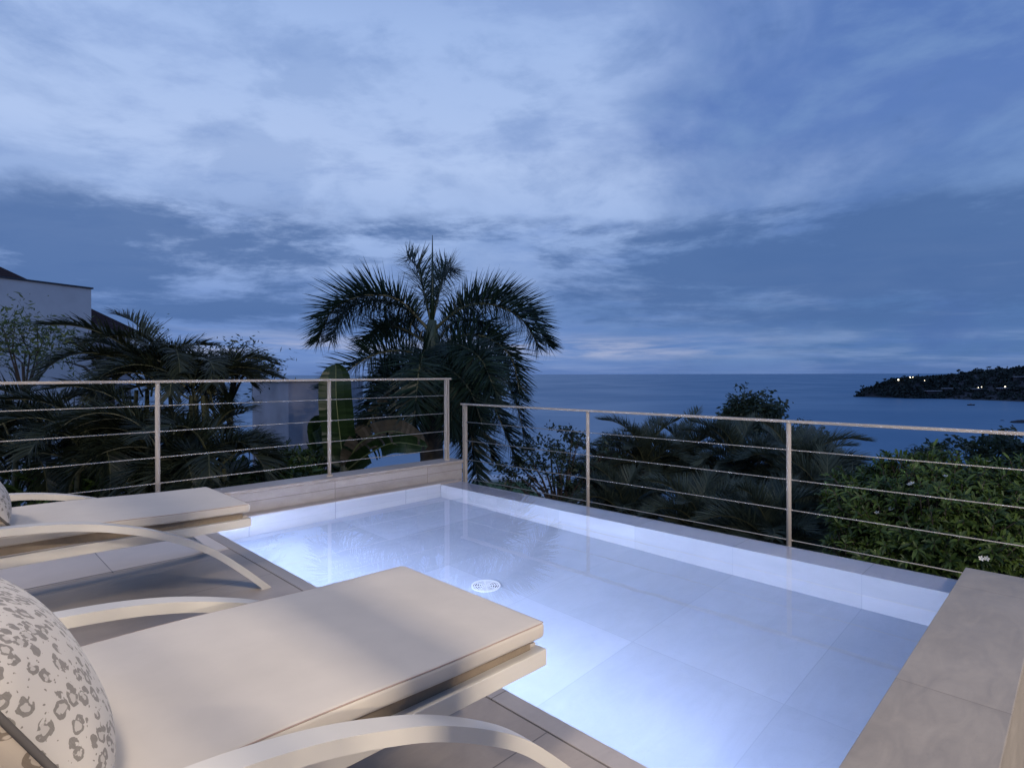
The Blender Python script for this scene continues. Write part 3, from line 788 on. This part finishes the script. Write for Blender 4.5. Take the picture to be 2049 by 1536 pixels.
# --- broadleaf trees
airy('round_tree', [(1470, 815), (1500, 806), (1530, 815), (1455, 830), (1545, 828), (1485, 835), (1515, 838), (1500, 860), (1460, 862), (1540, 855), (1595, 870), (1630, 880), (1610, 890), (1570, 880)], 17,
     'rounded dark tree top rising above the right railing against the sea', 'tree', 'broad', .14, 460, 31, 1500, r=.36)
airy('slender_tree', [(1145, 868), (1155, 885), (1130, 905), (1110, 915), (1140, 930), (1085, 925), (1060, 960), (1030, 925), (1012, 935), (1020, 960), (1050, 900), (1100, 890),
     (1120, 960), (1150, 975), (1095, 985), (1165, 940), (1185, 930), (1190, 970), (1130, 1000), (1210, 905), (1220, 960)], 11,
     'small airy tree with thin branches left of the second post of the right railing', 'tree', 'broad', .085, 170, 33, 1120, r=.2, branch_r=.016)
airy('dark_tree', [(1975, 895), (2000, 885), (2020, 892), (1955, 915), (1990, 920), (2030, 915), (2050, 905), (2070, 930), (1960, 935), (2010, 940)], 16,
     'dark tree at the right edge with its top just under the sea', 'tree', 'broad', .17, 330, 35, 2010, r=.36)
airy('dark_tree', [(1850, 905), (1870, 897), (1890, 905), (1880, 915), (1858, 918), (1835, 915)], 15,
     'small treetop peeking over the flowering shrub', 'tree', 'broad', .13, 170, 36, 1865, r=.22)

# --- flowering shrub behind the right wall
def shrub(px, py, D, rx, ry, rz, ntip, label, seed, nfl, L=.10, grp=None):
    rng = random.Random(seed)
    t = loc_empty('flowering_shrub' if nfl else 'leafy_shrub', px, 0, D, label, 'shrub', grp)
    c = P(px, py, D); cr = MB(); st = MB(); g0 = Vector((c.x, c.y, t.location.z)); fl = []
    for k in range(7):
        a = rng.uniform(0, 6.28); q = c + Vector((math.cos(a) * rx * .5, math.sin(a) * ry * .5, rng.uniform(-.2, .5) * rz))
        st.tube([g0, g0.lerp(q, .6), q], [.05, .04, .02], 6)
    for i in range(ntip):
        v = Vector((rng.gauss(0, 1), rng.gauss(0, 1), rng.gauss(0, 1))).normalized()
        if v.z < -.55: v.z = -v.z * .6
        rad = rng.uniform(.72, 1.0) * (1 + .22 * noise.noise(v * 2.2 + Vector((seed, 0, 0))))
        p_ = c + Vector((v.x * rx * rad, v.y * ry * rad, v.z * rz * rad))
        ax = (v + Vector((0, 0, .8)) + Vector((rng.gauss(0, .25), rng.gauss(0, .25), 0))).normalized()
        a1 = ax.cross(Vector((1, .2, .1))).normalized(); a2 = ax.cross(a1)
        st.tube([p_ - ax * .25, p_], .005, 4)
        for j in range(13):
            an = j * 2.4 + rng.uniform(-.3, .3); ev = R(rng.uniform(5, 60))
            d = (a1 * math.cos(an) * math.cos(ev) + a2 * math.sin(an) * math.cos(ev) + ax * math.sin(ev)).normalized()
            s = d.cross(ax); s = s.normalized() if s.length > .05 else a1
            ll = L * rng.uniform(.6, 1.25); q = p_ - ax * rng.uniform(0, .10); w = ll * .13
            n_ = s.cross(d)
            cr.add([q, q + d * ll * .35 + s * w + n_ * w * .3, q + d * ll * .35 - s * w + n_ * w * .3, q + d * ll * .75 + s * w * .7 - n_ * w * .2 + n_ * w * .3, q + d * ll * .75 - s * w * .7, q + d * ll + Vector((0, 0, -.015)), q + d * ll * .35, q + d * ll * .75 - n_ * w * .2],
                   [(0, 1, 6), (0, 6, 2), (6, 1, 3, 7), (2, 6, 7, 4), (7, 3, 5), (4, 7, 5)])
        if len(fl) < nfl and (v.dot(-FW) > .15 and rng.random() < .25): fl.append((p_ + ax * .03, ax))
    part(st, 'stem', M['bark'], t, True); part(cr, 'foliage', M['shrub'], t)
    for p_, ax in fl:
        mb = MB(); a1 = ax.cross(Vector((1, .2, .1))).normalized(); a2 = ax.cross(a1)
        for b_ in range(rng.randint(1, 3)):
            pc = p_ + a1 * rng.gauss(0, .02) + a2 * rng.gauss(0, .02)
            for j in range(5):
                an = j * 1.2566; d = a1 * math.cos(an) + a2 * math.sin(an); s = d.cross(ax)
                mb.add([pc, pc + d * .016 + s * .009 + ax * .006, pc + d * .026 + ax * .01, pc + d * .016 - s * .009 + ax * .006], [(0, 1, 2, 3)])
        part(mb, 'flower', M['petal'], t)
    return t
shrub(1870, 1035, 6.0, 1.05, 1.05, .66, 1500, 'broad leafy shrub with small white flowers right behind the railing, beside the low brown wall', 3, 15)
shrub(2090, 1060, 5.8, 1.0, 1.0, .72, 1050, 'white flowering leafy shrub cut by the right edge of the photo', 9, 7)
shrub(1790, 1130, 5.9, .75, .7, .55, 560, 'small low leafy shrub between the low brown wall and the dark palms', 15, 5)
shrub(600, 960, 11.5, 1.1, 1.0, .75, 380, 'dark rounded shrub at the foot of the grey garden wall', 21, 0, L=.16)
for px, py, D_, rx, n_, lab in ((480, 1010, 9.0, 1.5, 330, 'dark undergrowth shrub below the feathery palms'),
                          (200, 1010, 8.5, 1.6, 330, 'dark undergrowth shrub behind the far lounger'),
                          (1330, 1180, 8.5, 1.4, 260, 'dark undergrowth shrub under the date palms')):
    shrub(px, py, D_, rx, rx, .8, n_, lab, px, 0, L=.2)

# ------------------------------------------------------------------ hillside, lawn, houses
mb = MB(); vs = []; fs = []
ds = [4.5, 6, 8, 10, 12, 15, 18, 22, 27, 33, 40, 50, 65, 85, 110, 150, 200]
nl = 60
for i, d in enumerate(ds):
    for j in range(nl + 1):
        l = (j / nl * 2 - 1) * (d * 1.6 + 30); v = FW * d + RT * l; vs.append((v.x, v.y, ground_z(v.x, v.y)))
for i in range(len(ds) - 1):
    for j in range(nl):
        a = i * (nl + 1) + j; fs.append((a, a + 1, a + nl + 2, a + nl + 1))
mb.add(vs, fs)
# the ground behind and beneath the house
mb.add([(-60, -60, -5.6), (60, -60, -5.6), (60, 60, -5.6), (-60, 60, -5.6)], [])
struct(mb.build('hillside', M['ground'], smooth_=True))
mb = MB(); c0 = [P(945, 958, 24.2), P(1075, 958, 24.2), P(1140, 1003, 19.6), P(1190, 1060, 16.0), P(930, 1060, 16)]
zl = -3.05
top = [Vector((p_.x, p_.y, zl)) for p_ in c0]; bot = [Vector((p_.x, p_.y, -9)) for p_ in c0]
mb.add(top + bot, [(0, 1, 2, 3, 4)[::-1]] + [(i, (i + 1) % 5, (i + 1) % 5 + 5, i + 5) for i in range(5)])
struct(mb.build('lawn', M['grass']))
mb = MB()
for a, b_ in ((0, 1), (1, 2), (2, 3)):
    p_, q = top[a], top[b_]; dr = (q - p_).normalized(); s = Vector((dr.y, -dr.x, 0)); s = s if s.dot((p_ - (top[4] + top[0]) / 2)) > 0 else -s
    ex = dr * (.5 if b_ < 3 else 0); vv = [p_ - s * .75 - dr * .0, q - s * .75 + dr * .0, q + s * .34 + ex, p_ + s * .34 - ex * (1 if a > 0 else 0)]
    mb.add([v + Vector((0, 0, -3)) for v in vv] + [v + Vector((0, 0, .10 + .004 * a)) for v in vv], [(0, 1, 2, 3), (7, 6, 5, 4), (0, 4, 5, 1), (1, 5, 6, 2), (2, 6, 7, 3), (3, 7, 4, 0)])
tag(mb.build('garden_kerb', M['white']), 'pale angled kerb wall edging the small lawn below the terrace', 'kerb')

# neighbour house (left)
hd = (FW * 1.0 + RT * 0.453).normalized(); hs = Vector((hd.y, -hd.x, 0))   # along the long wall; hs points right
C0 = P(183, 576, 25); gz = -6
t = empty('white_house', (C0.x, C0.y, gz), 'pale two storey house with dark hipped roofs at the left edge', 'house')
def hp(a, s, z): v = C0 + hd * a + hs * s; return Vector((v.x, v.y, z))
ztop = C0.z
def prism(mb, pts, z0, z1): 
    n = len(pts); mb.add([(p_.x, p_.y, z0) for p_ in pts] + [(p_.x, p_.y, z1) for p_ in pts], [tuple(range(n))[::-1], tuple(range(n, 2 * n))] + [(i, (i + 1) % n, (i + 1) % n + n, i + n) for i in range(n)])
mb = MB(); prism(mb, [hp(-9, 0, 0), hp(0, 0, 0), hp(0, -9, 0), hp(-9, -9, 0)], gz, ztop); part(mb, 'wall', M['white'], t)
mb = MB(); prism(mb, [hp(-9, .06, 0), hp(.06, .06, 0), hp(.06, -9, 0), hp(-9, -9, 0)], ztop + .003, ztop + .07); part(mb, 'coping', M['dark'], t)
# rear wing with its brown roof
wy = P(195, 657, 30); 
def wpt(px, py, D): return P(px, py, D)
mb = MB()
e0 = wpt(168, 652, 29.0); e1 = wpt(291, 666, 31.5); e2 = e1 + FW * 7 - RT * 6; e3 = e0 + FW * 7 - RT * 6
apx = wpt(120, 585, 32.5)
mb.add([e0, e1, e2, e3, apx, e0 + Vector((0, 0, -.12)), e1 + Vector((0, 0, -.12)), e2 + Vector((0, 0, -.12)), e3 + Vector((0, 0, -.12))],
       [(0, 1, 4), (1, 2, 4), (2, 3, 4), (3, 0, 4), (0, 5, 6, 1), (1, 6, 7, 2), (5, 8, 7, 6), (3, 2, 7, 8), (0, 3, 8, 5)])
part(mb, 'roof', M['roof'], t)
mb = MB()
w0 = wpt(150, 660, 29.3); w1 = wpt(262, 668, 31.3); w2 = w1 + FW * 5 - RT * 5; w3 = w0 + FW * 5 - RT * 5
prism(mb, [w0, w1, w2, w3], gz, e1.z - .14); part(mb, 'wing_wall', M['white2'], t)
# upper dark roof at the edge
mb = MB(); a0 = wpt(62, 559, 27.5); a1 = wpt(-150, 470, 31)
b0 = a0 - hd * 9 - hs * 1; 
mb.add([a0, wpt(-160, 566, 24), wpt(-200, 566, 38), wpt(40, 560, 38), wpt(-60, 502, 31)], [(0, 1, 4), (1, 2, 4), (2, 3, 4), (3, 0, 4), (0, 3, 2, 1)])
part(mb, 'roof', M['roof'], t)
# grey garden wall
t = loc_empty('garden_wall', 600, 0, 15.5, 'weathered grey rendered wall standing between the left palms and the banana leaf', 'wall')
mb = MB()
q0 = P(505, 765, 17.0); q1 = P(577, 763, 15.5); q2 = P(700, 762, 17.5); bk = FW * 1.5
prism(mb, [q0, q1, q2, q2 + bk, q0 + bk], -6.5, P(577, 763, 15.5).z)
part(mb, 'wall_face', M['white2'], t)
mb = MB(); 
prism(mb, [q0 - RT * .05 - FW * .05, q1 - FW * .06, q2 + RT * .05 - FW * .05, q2 + bk, q0 + bk], q1.z + .002, q1.z + .05); part(mb, 'wall_cap', M['concrete'], t)

# ------------------------------------------------------------------ sea and headland
SZ = -40.0
mb = MB(); mb.add([(-60000, -60000, SZ), (60000, -60000, SZ), (60000, 60000, SZ), (-60000, 60000, SZ)], [(0, 1, 2, 3)])
struct(mb.build('sea', M['sea']))
def wl(px, D): return FW * D + RT * ((px - CX) / F * D)
rng = random.Random(5)
def head_h(u, v):
    # u along the coast 0..1 from the tip, v 0..1 from shore to ridge
    n1 = noise.noise(Vector((u * 9, v * 2, 0))) * 4
    return (8 + 22 * smooth(0, .12, u) + 22 * smooth(.1, .5, u) + 14 * smooth(.4, 1, u)) * smooth(0, .55, v) * (1 - smooth(.75, 1.1, v) * .6) + n1 * smooth(0, .2, v)
def head_pt(u, v, h=None):
    px = 1712 + 900 * u
    D0 = 1010 - 80 * smooth(0, .15, u) - 150 * smooth(.12, .5, u) - 120 * smooth(.5, 1, u) + 14 * noise.noise(Vector((u * 22, 3, 0)))
    D1 = D0 + 30 + 260 * smooth(0, .3, u)
    D = D0 + (D1 - D0) * v; p_ = wl(px, D); return Vector((p_.x, p_.y, SZ - .5 + (head_h(u, v) if h is None else h) * smooth(0, .02, u)))
mb = MB(); vs = []; fs = []; nu, nv = 120, 14
for i in range(nu + 1):
    for j in range(nv + 1): vs.append(head_pt(i / nu, j / nv))
for i in range(nu):
    for j in range(nv): a = i * (nv + 1) + j; fs.append((a, a + 1, a + nv + 2, a + nv + 1))
mb.add(vs, fs); struct(mb.build('headland', M['rock'], smooth_=True))
mb = MB()
def crown(mb, c, r, rng, n=26, flat=.8):
    for _ in range(n):
        v = Vector((rng.gauss(0, 1), rng.gauss(0, 1), rng.gauss(0, 1))).normalized() * rng.uniform(.55, 1.0)
        q = c + Vector((v.x * r, v.y * r, v.z * r * flat)); s = r * rng.uniform(.25, .5)
        a = Vector((rng.gauss(0, 1), rng.gauss(0, 1), rng.gauss(0, 1))).normalized(); b_ = a.cross(Vector((rng.gauss(0, 1), rng.gauss(0, 1), rng.gauss(0, 1)))).normalized()
        mb.add([q - a * s, q + b_ * s, q + a * s, q - b_ * s], [(0, 1, 2, 3)])
for _ in range(2600):
    u = rng.random() ** .9; v = rng.uniform(.05, .75)
    if u < .05 and rng.random() < .4: continue
    p_ = head_pt(u, v); r = rng.uniform(3.0, 6.0) * (0.7 + .3 * smooth(0, .1, u)); crown(mb, p_ + Vector((0, 0, r * .5)), r, rng, 14)
for _ in range(60):   # taller crowns and palms that break the ridge
    u = rng.random(); v = rng.uniform(.5, .75); p_ = head_pt(u, v); hgt = rng.uniform(6, 11)
    mb.tube([p_, p_ + Vector((0, 0, hgt))], .35, 4); crown(mb, p_ + Vector((0, 0, hgt)), rng.uniform(2, 4), rng, 16, .5)
tag(mb.build('headland_woods', M['far']), 'dark wood covering the headland across the bay', 'woods', kind='stuff')
# lamps, houses on the headland
def on_head(px, py, up=0):
    u = (px - 1712) / 900; best = None
    for i in range(100):
        q_ = head_pt(u, i / 99 * .75) + Vector((0, 0, 4.5)); D_ = q_.dot(FW); y = HY + (H - q_.z) * F / D_
        if best is None or abs(y - py) < best[0]: best = (abs(y - py), D_)
    return P(px, py, best[1] - 3)
for px, py, r_, lab in ((1797.5, 762, 1.15, 'brightest leftmost lamp on the headland'), (1821, 757, 1.1, 'left lamp of the close pair on the headland ridge'), (1826.5, 757, .9, 'right lamp of the close pair on the headland ridge'),
                        (1850, 763.5, .55, 'faint lamp right of the pair on the headland'), (1957.5, 778, .55, 'small lamp, left one of two low on the headland'), (1964, 777, .6, 'small lamp, right one of two low on the headland'), (2011, 776.5, .9, 'lone lamp near the right edge on the headland')):
    p_ = on_head(px, py, r_); t = empty('street_lamp', (p_.x, p_.y, p_.z - 6), lab, 'lamp', 'lamps shining on the headland')
    mb = MB(); mb.tube([Vector((p_.x, p_.y, p_.z - 6)), p_ - Vector((0, 0, r_))], .15, 6); part(mb, 'pole', M['dark'], t)
    mb = MB(); n = 8
    rings = [[p_ + Vector((math.cos(k * math.pi / 4) * math.sin(a), math.sin(k * math.pi / 4) * math.sin(a), math.cos(a))) * r_ for k in range(8)] for a in [math.pi * (i + .02) / 6.04 for i in range(7)]]
    mb.sweep(rings); part(mb, 'lamp_head', M['lamp'], t, True)
for px, py, D_, w, lab in ((1870, 785, 872, 22, 'long low pale building near the shore of the headland'), (1905, 780, 868, 24, 'low building with a pale flat roof in the middle of the headland'),
                        (1958, 781, 858, 14, 'small house beside the two low lamps on the headland'), (2010, 780, 856, 12, 'small house under the lone lamp on the headland'), (2042, 757, 865, 10, 'pale house high on the headland at the right edge')):
    p_ = on_head(px, py); t = empty('far_house', (p_.x, p_.y, p_.z - 7), lab, 'house', 'houses on the headland'); a = RT * w * .5; bq = FW * 8; prs = [p_ - a, p_ + a, p_ + a + bq, p_ - a + bq]
    mb = MB(); prism(mb, prs, p_.z - 7, p_.z); part(mb, 'wall', M['rock'], t)
    mb = MB(); prism(mb, [prs[0] - a * .1 - FW, prs[1] + a * .1 - FW, prs[2] + a * .1, prs[3] - a * .1], p_.z + .02, p_.z + .9); part(mb, 'roof', M['white2'], t)
def rock(px, py, w, hgt, lab, seed):
    D_ = (H - SZ) * F / (py - HY); p_ = P(px, py, D_); rg = random.Random(seed); mb = MB(); rings = []
    for k, (zr, rr) in enumerate(((-.5, 1.05), (.1, 1), (.5, .75), (.85, .4), (1, .08))):
        rings.append([Vector((p_.x, p_.y, SZ + hgt * zr)) + (RT * math.cos(a) * w * .5 + FW * math.sin(a) * w * .3) * rr * rg.uniform(.75, 1.2) for a in [i * math.pi / 6 for i in range(12)]])
    mb.sweep(rings); L = (p_.x, p_.y, SZ)
    o = mb.build('rock', M['rock'], origin=L); tag(o, lab, 'rock', 'dark rocks in the bay')
for a in ((1745, 796, 14, 1.2, 'leftmost low rock off the tip of the headland', 1), (1760, 796.5, 6, .8, 'tiny rock between the two longer ones off the headland', 2), (1780, 796, 26, 2.4, 'long dark reef joined to the headland shore', 3),
          (1825, 798, 40, 2.0, 'dark rocky shelf in front of the headland', 4), (2046, 848, 22, 2.2, 'dark rock in the bay at the right edge above the rail', 5), (2005, 844, 4, .5, 'tiny rock left of the rock at the right edge', 6)): rock(*a)
p_ = P(1943, 813.5, (H - SZ) * F / (813.5 - HY)); t = empty('boat', (p_.x, p_.y, SZ), 'small boat floating in the bay in front of the headland', 'boat', None)
mb = MB(); hull = []
for i in range(9):
    u = i / 8 * 2 - 1; w = 1.0 * (1 - abs(u) ** 2.5) + .05; c = p_ + RT * u * 5; 
    hull.append([Vector((c.x, c.y, 0)) - FW * w + Vector((0, 0, SZ + 1.1 + .5 * u * u)), Vector((c.x, c.y, 0)) + FW * w + Vector((0, 0, SZ + 1.1 + .5 * u * u)), Vector((c.x, c.y, SZ - .3)) + FW * w * .3, Vector((c.x, c.y, SZ - .3)) - FW * w * .3])
mb.sweep(hull); part(mb, 'hull', M['rock'], t)
mb = MB(); cc = p_ - RT * .8; prism(mb, [cc - RT * 1.4 - FW * .6, cc + RT * 1.4 - FW * .6, cc + RT * 1.4 + FW * .6, cc - RT * 1.4 + FW * .6], SZ + 1.2, SZ + 2.4); part(mb, 'cabin', M['white2'], t)

# ------------------------------------------------------------------ house lamps behind the camera, with added streak bars and fill lights
def area(name, loc, target, sx_, sy_, e, col, shape='RECTANGLE'):
    l = bpy.data.lights.new(name, 'AREA'); l.shape = shape; l.size = sx_; l.size_y = sy_; l.energy = e; l.color = col
    o = bpy.data.objects.new(name, l); COL.objects.link(o); o.location = loc
    o.rotation_euler = (Vector(loc) - Vector(target)).to_track_quat('Z', 'Y').to_euler(); return o
t = empty('streak_frame', (0.4, -1.6, 0), 'unseen dark door frame behind the viewer, added to cast soft streaks', 'door')  # added frame, out of view; its bars shape the streaks on the mattresses
for x0, w in ((-2.0, .10), (-0.9, .06), (-0.02, .05), (0.295, .045), (0.49, .14), (3.2, .09)):
    mb = MB(); mb.box(x0, -.04, 0.0, x0 + w, .04, 3.6); mb.build('streak_bar', M['doorframe'], t, bevel=.003)
mb = MB(); mb.box(-2.0, -.04, 3.602, 3.29, .04, 3.7); mb.build('header', M['doorframe'], t)
area('terrace_lamp', (0.96, -4.2, 4.6), (0.96, 2.5, .4), .14, .3, 350, (1.0, .87, .72))
area('ceiling_lamp', (-0.5, 0.7, 3.2), (0.8, 2.4, .3), .5, .5, 58, (1.0, .86, .70))

area('low_fill_light', (0.96, -7.0, 1.75), (0.96, 2.5, .4), .16, .16, 260, (1.0, .85, .68))  # unseen low light, added to fill the frame sides and far deck

area('deck_fill_light', (-1.1, 5.25, 2.7), (0.7, 4.9, 0), .3, .3, 34, (1.0, .85, .70))  # unseen light added to brighten the deck strip beyond the far lounger

# ------------------------------------------------------------------ sky
world = bpy.data.worlds.new('World'); scene.world = world; world.use_nodes = True
nt = world.node_tree; nt.nodes.clear()
out = nd(nt, 'ShaderNodeOutputWorld'); bg = nd(nt, 'ShaderNodeBackground'); nt.links.new(bg.outputs[0], out.inputs[0])
tc = nd(nt, 'ShaderNodeTexCoord').outputs['Generated']
def dot(v):
    n = nd(nt, 'ShaderNodeVectorMath', operation='DOT_PRODUCT'); nt.links.new(tc, n.inputs[0]); n.inputs[1].default_value = v; return n.outputs['Value']
fx = dot(RT); ff = dot(FW); uz = dot(Vector((0, 0, 1)))
az = mth(nt, 'ARCTAN2', fx, ff)                       # -0.72 left edge .. 0.72 right edge
hl = mth(nt, 'SQRT', mth(nt, 'ADD', mth(nt, 'MULTIPLY', fx, fx), mth(nt, 'MULTIPLY', ff, ff)))
el = mth(nt, 'ARCTAN2', uz, hl)                      # elevation in radians
# cloud sheet coordinates: a layer overhead, so that clouds flatten towards the horizon
hz = mth(nt, 'ADD', mth(nt, 'MAXIMUM', uz, 0.0), 0.10)
cv = nd(nt, 'ShaderNodeCombineXYZ'); nt.links.new(mth(nt, 'DIVIDE', fx, hz), cv.inputs[0]); nt.links.new(mth(nt, 'DIVIDE', ff, hz), cv.inputs[1])
sheet = cv.outputs[0]
av = nd(nt, 'ShaderNodeCombineXYZ'); nt.links.new(az, av.inputs[0]); nt.links.new(el, av.inputs[1])
aev = av.outputs[0]
def C(r, g, b_):
    f = lambda c: (c / 255 / 12.92) if c / 255 <= .04045 else ((c / 255 + .055) / 1.055) ** 2.4
    return (f(r), f(g), f(b_))
nA = noise_n(nt, mapping(nt, sheet, (.55, .75, 1), (0, 0, .5), (3.1, 1.7, 0)), 1.0, 7, .58, .15)
nB = noise_n(nt, mapping(nt, aev, (1.7, 6.5, 1), (0, 0, .06), (1.3, .4, 0)), 1.0, 10, .66, .2)
nC = noise_n(nt, mapping(nt, aev, (5, 46, 1), (0, 0, .03), (7.3, 2.4, 0)), 1.0, 6, .6, .3)
nD = noise_n(nt, mapping(nt, sheet, (1.6, 2.2, 1), (0, 0, .4), (9.1, 4.7, 0)), 1.0, 9, .62, .2)
nE = noise_n(nt, mapping(nt, aev, (2.0, 3.4, 1), (0, 0, .3), (2.3, 8.4, 0)), 1.0, 6, .55, .6)
# clear sky, darker and bluer to the right
azn = mth(nt, 'ADD', az, mth(nt, 'MULTIPLY', mth(nt, 'SUBTRACT', nE, .5), 1.3))
lr = mapr(nt, azn, -.10, .52)
skyL = ramp(nt, mapr(nt, el, 0, .75, 0, 1, False), [(0, C(110, 140, 196)), (.10, C(112, 143, 200)), (.30, C(156, 182, 228)), (.45, C(176, 198, 238)), (.70, C(160, 186, 232)), (1.0, C(112, 142, 200))])
skyR = ramp(nt, mapr(nt, el, 0, .75, 0, 1, False), [(0, C(76, 110, 160)), (.10, C(80, 116, 168)), (.30, C(98, 130, 182)), (.5, C(92, 124, 186)), (1.0, C(74, 110, 176))])
col = mix(nt, lr, skyL, skyR)
# soft light and dark veils
col = mix(nt, mth(nt, 'MULTIPLY', mapr(nt, nA, .45, .72), .35), col, C(172, 192, 232))
col = mix(nt, mth(nt, 'MULTIPLY', mapr(nt, nD, .52, .34), .32), col, C(96, 130, 192))
nF = noise_n(nt, mapping(nt, aev, (3.0, 6.5, 1), (0, 0, -.45), (4.4, 6.1, 0)), 1.0, 9, .6, .25)
rgt = mth(nt, 'MULTIPLY', lr, .75)
col = mix(nt, mth(nt, 'MULTIPLY', rgt, mapr(nt, nF, .46, .66)), col, C(118, 150, 200))
col = mix(nt, mth(nt, 'MULTIPLY', rgt, mapr(nt, nF, .46, .30)), col, C(66, 96, 156))
col = mix(nt, mth(nt, 'MULTIPLY', mapr(nt, nF, .52, .40), .30), col, C(100, 134, 190))
# dark cloud bank low in the sky
nG = noise_n(nt, mapping(nt, aev, (2.4, 5, 1), (0, 0, 0), (5.4, 3.1, 0)), 1.0, 8, .6, .1)
elw = mth(nt, 'ADD', el, mth(nt, 'MULTIPLY', mth(nt, 'SUBTRACT', nG, .5), .16))
band = mth(nt, 'MULTIPLY', mapr(nt, el, .045, .09), mapr(nt, elw, .275, .235))
bk = mth(nt, 'MULTIPLY', mapr(nt, mth(nt, 'ADD', nB, mth(nt, 'MULTIPLY', mth(nt, 'SUBTRACT', nA, .5), .3)), .40, .53), band)
col = mix(nt, mth(nt, 'MULTIPLY', bk, .85), col, C(76, 108, 160))
st = mth(nt, 'MULTIPLY', mapr(nt, nC, .55, .75), mapr(nt, el, .22, .02))
col = mix(nt, mth(nt, 'MULTIPLY', st, .28), col, C(150, 172, 214))
# lighter gap just above the horizon
gp = mth(nt, 'MULTIPLY', mth(nt, 'MULTIPLY', mapr(nt, el, .018, .035), mapr(nt, el, .075, .045)), mapr(nt, az, .55, .1))
gp = mth(nt, 'MULTIPLY', gp, mapr(nt, nC, .40, .62))
col = mix(nt, mth(nt, 'MULTIPLY', gp, .75), col, C(176, 184, 212))
hzn = mapr(nt, el, .03, .0)
col = mix(nt, mth(nt, 'MULTIPLY', hzn, .5), col, C(88, 115, 172))
sky = nd(nt, 'ShaderNodeTexSky', sky_type='NISHITA'); sky.sun_disc = False; sky.sun_elevation = R(-3); sky.sun_rotation = R(200); sky.air_density = 1.4; sky.ozone_density = 3.0
add = nd(nt, 'ShaderNodeVectorMath', operation='MULTIPLY_ADD'); nt.links.new(sky.outputs[0], add.inputs[0]); add.inputs[1].default_value = (.02, .03, .02); nt.links.new(col, add.inputs[2])
nt.links.new(add.outputs[0], bg.inputs[0]); bg.inputs[1].default_value = 1.0

# ------------------------------------------------------------------ camera
cam = bpy.data.cameras.new('camera'); co = bpy.data.objects.new('camera', cam); COL.objects.link(co)
cam.sensor_width = 36; cam.lens = F / 2049 * 36; cam.shift_y = -(768 - HY) / 2049
cam.clip_start = .02; cam.clip_end = 200000
co.location = (0, 0, H)
q = FW.to_track_quat('-Z', 'Y')
co.rotation_euler = (q.to_matrix() @ Matrix.Rotation(R(-0.17), 3, 'Z')).to_euler()
scene.camera = co
scene.view_settings.view_transform = 'Standard'; scene.view_settings.look = 'None'; scene.view_settings.exposure = 0; scene.view_settings.gamma = 1
cy = scene.cycles
for l_ in bpy.data.lights: l_.cycles.use_multiple_importance_sampling = False
cy.max_bounces = 8; cy.transmission_bounces = 6; cy.transparent_max_bounces = 8; cy.diffuse_bounces = 4; cy.glossy_bounces = 4
cy.sample_clamp_indirect = 24; cy.use_denoising = True
cy.blur_glossy = 0.5
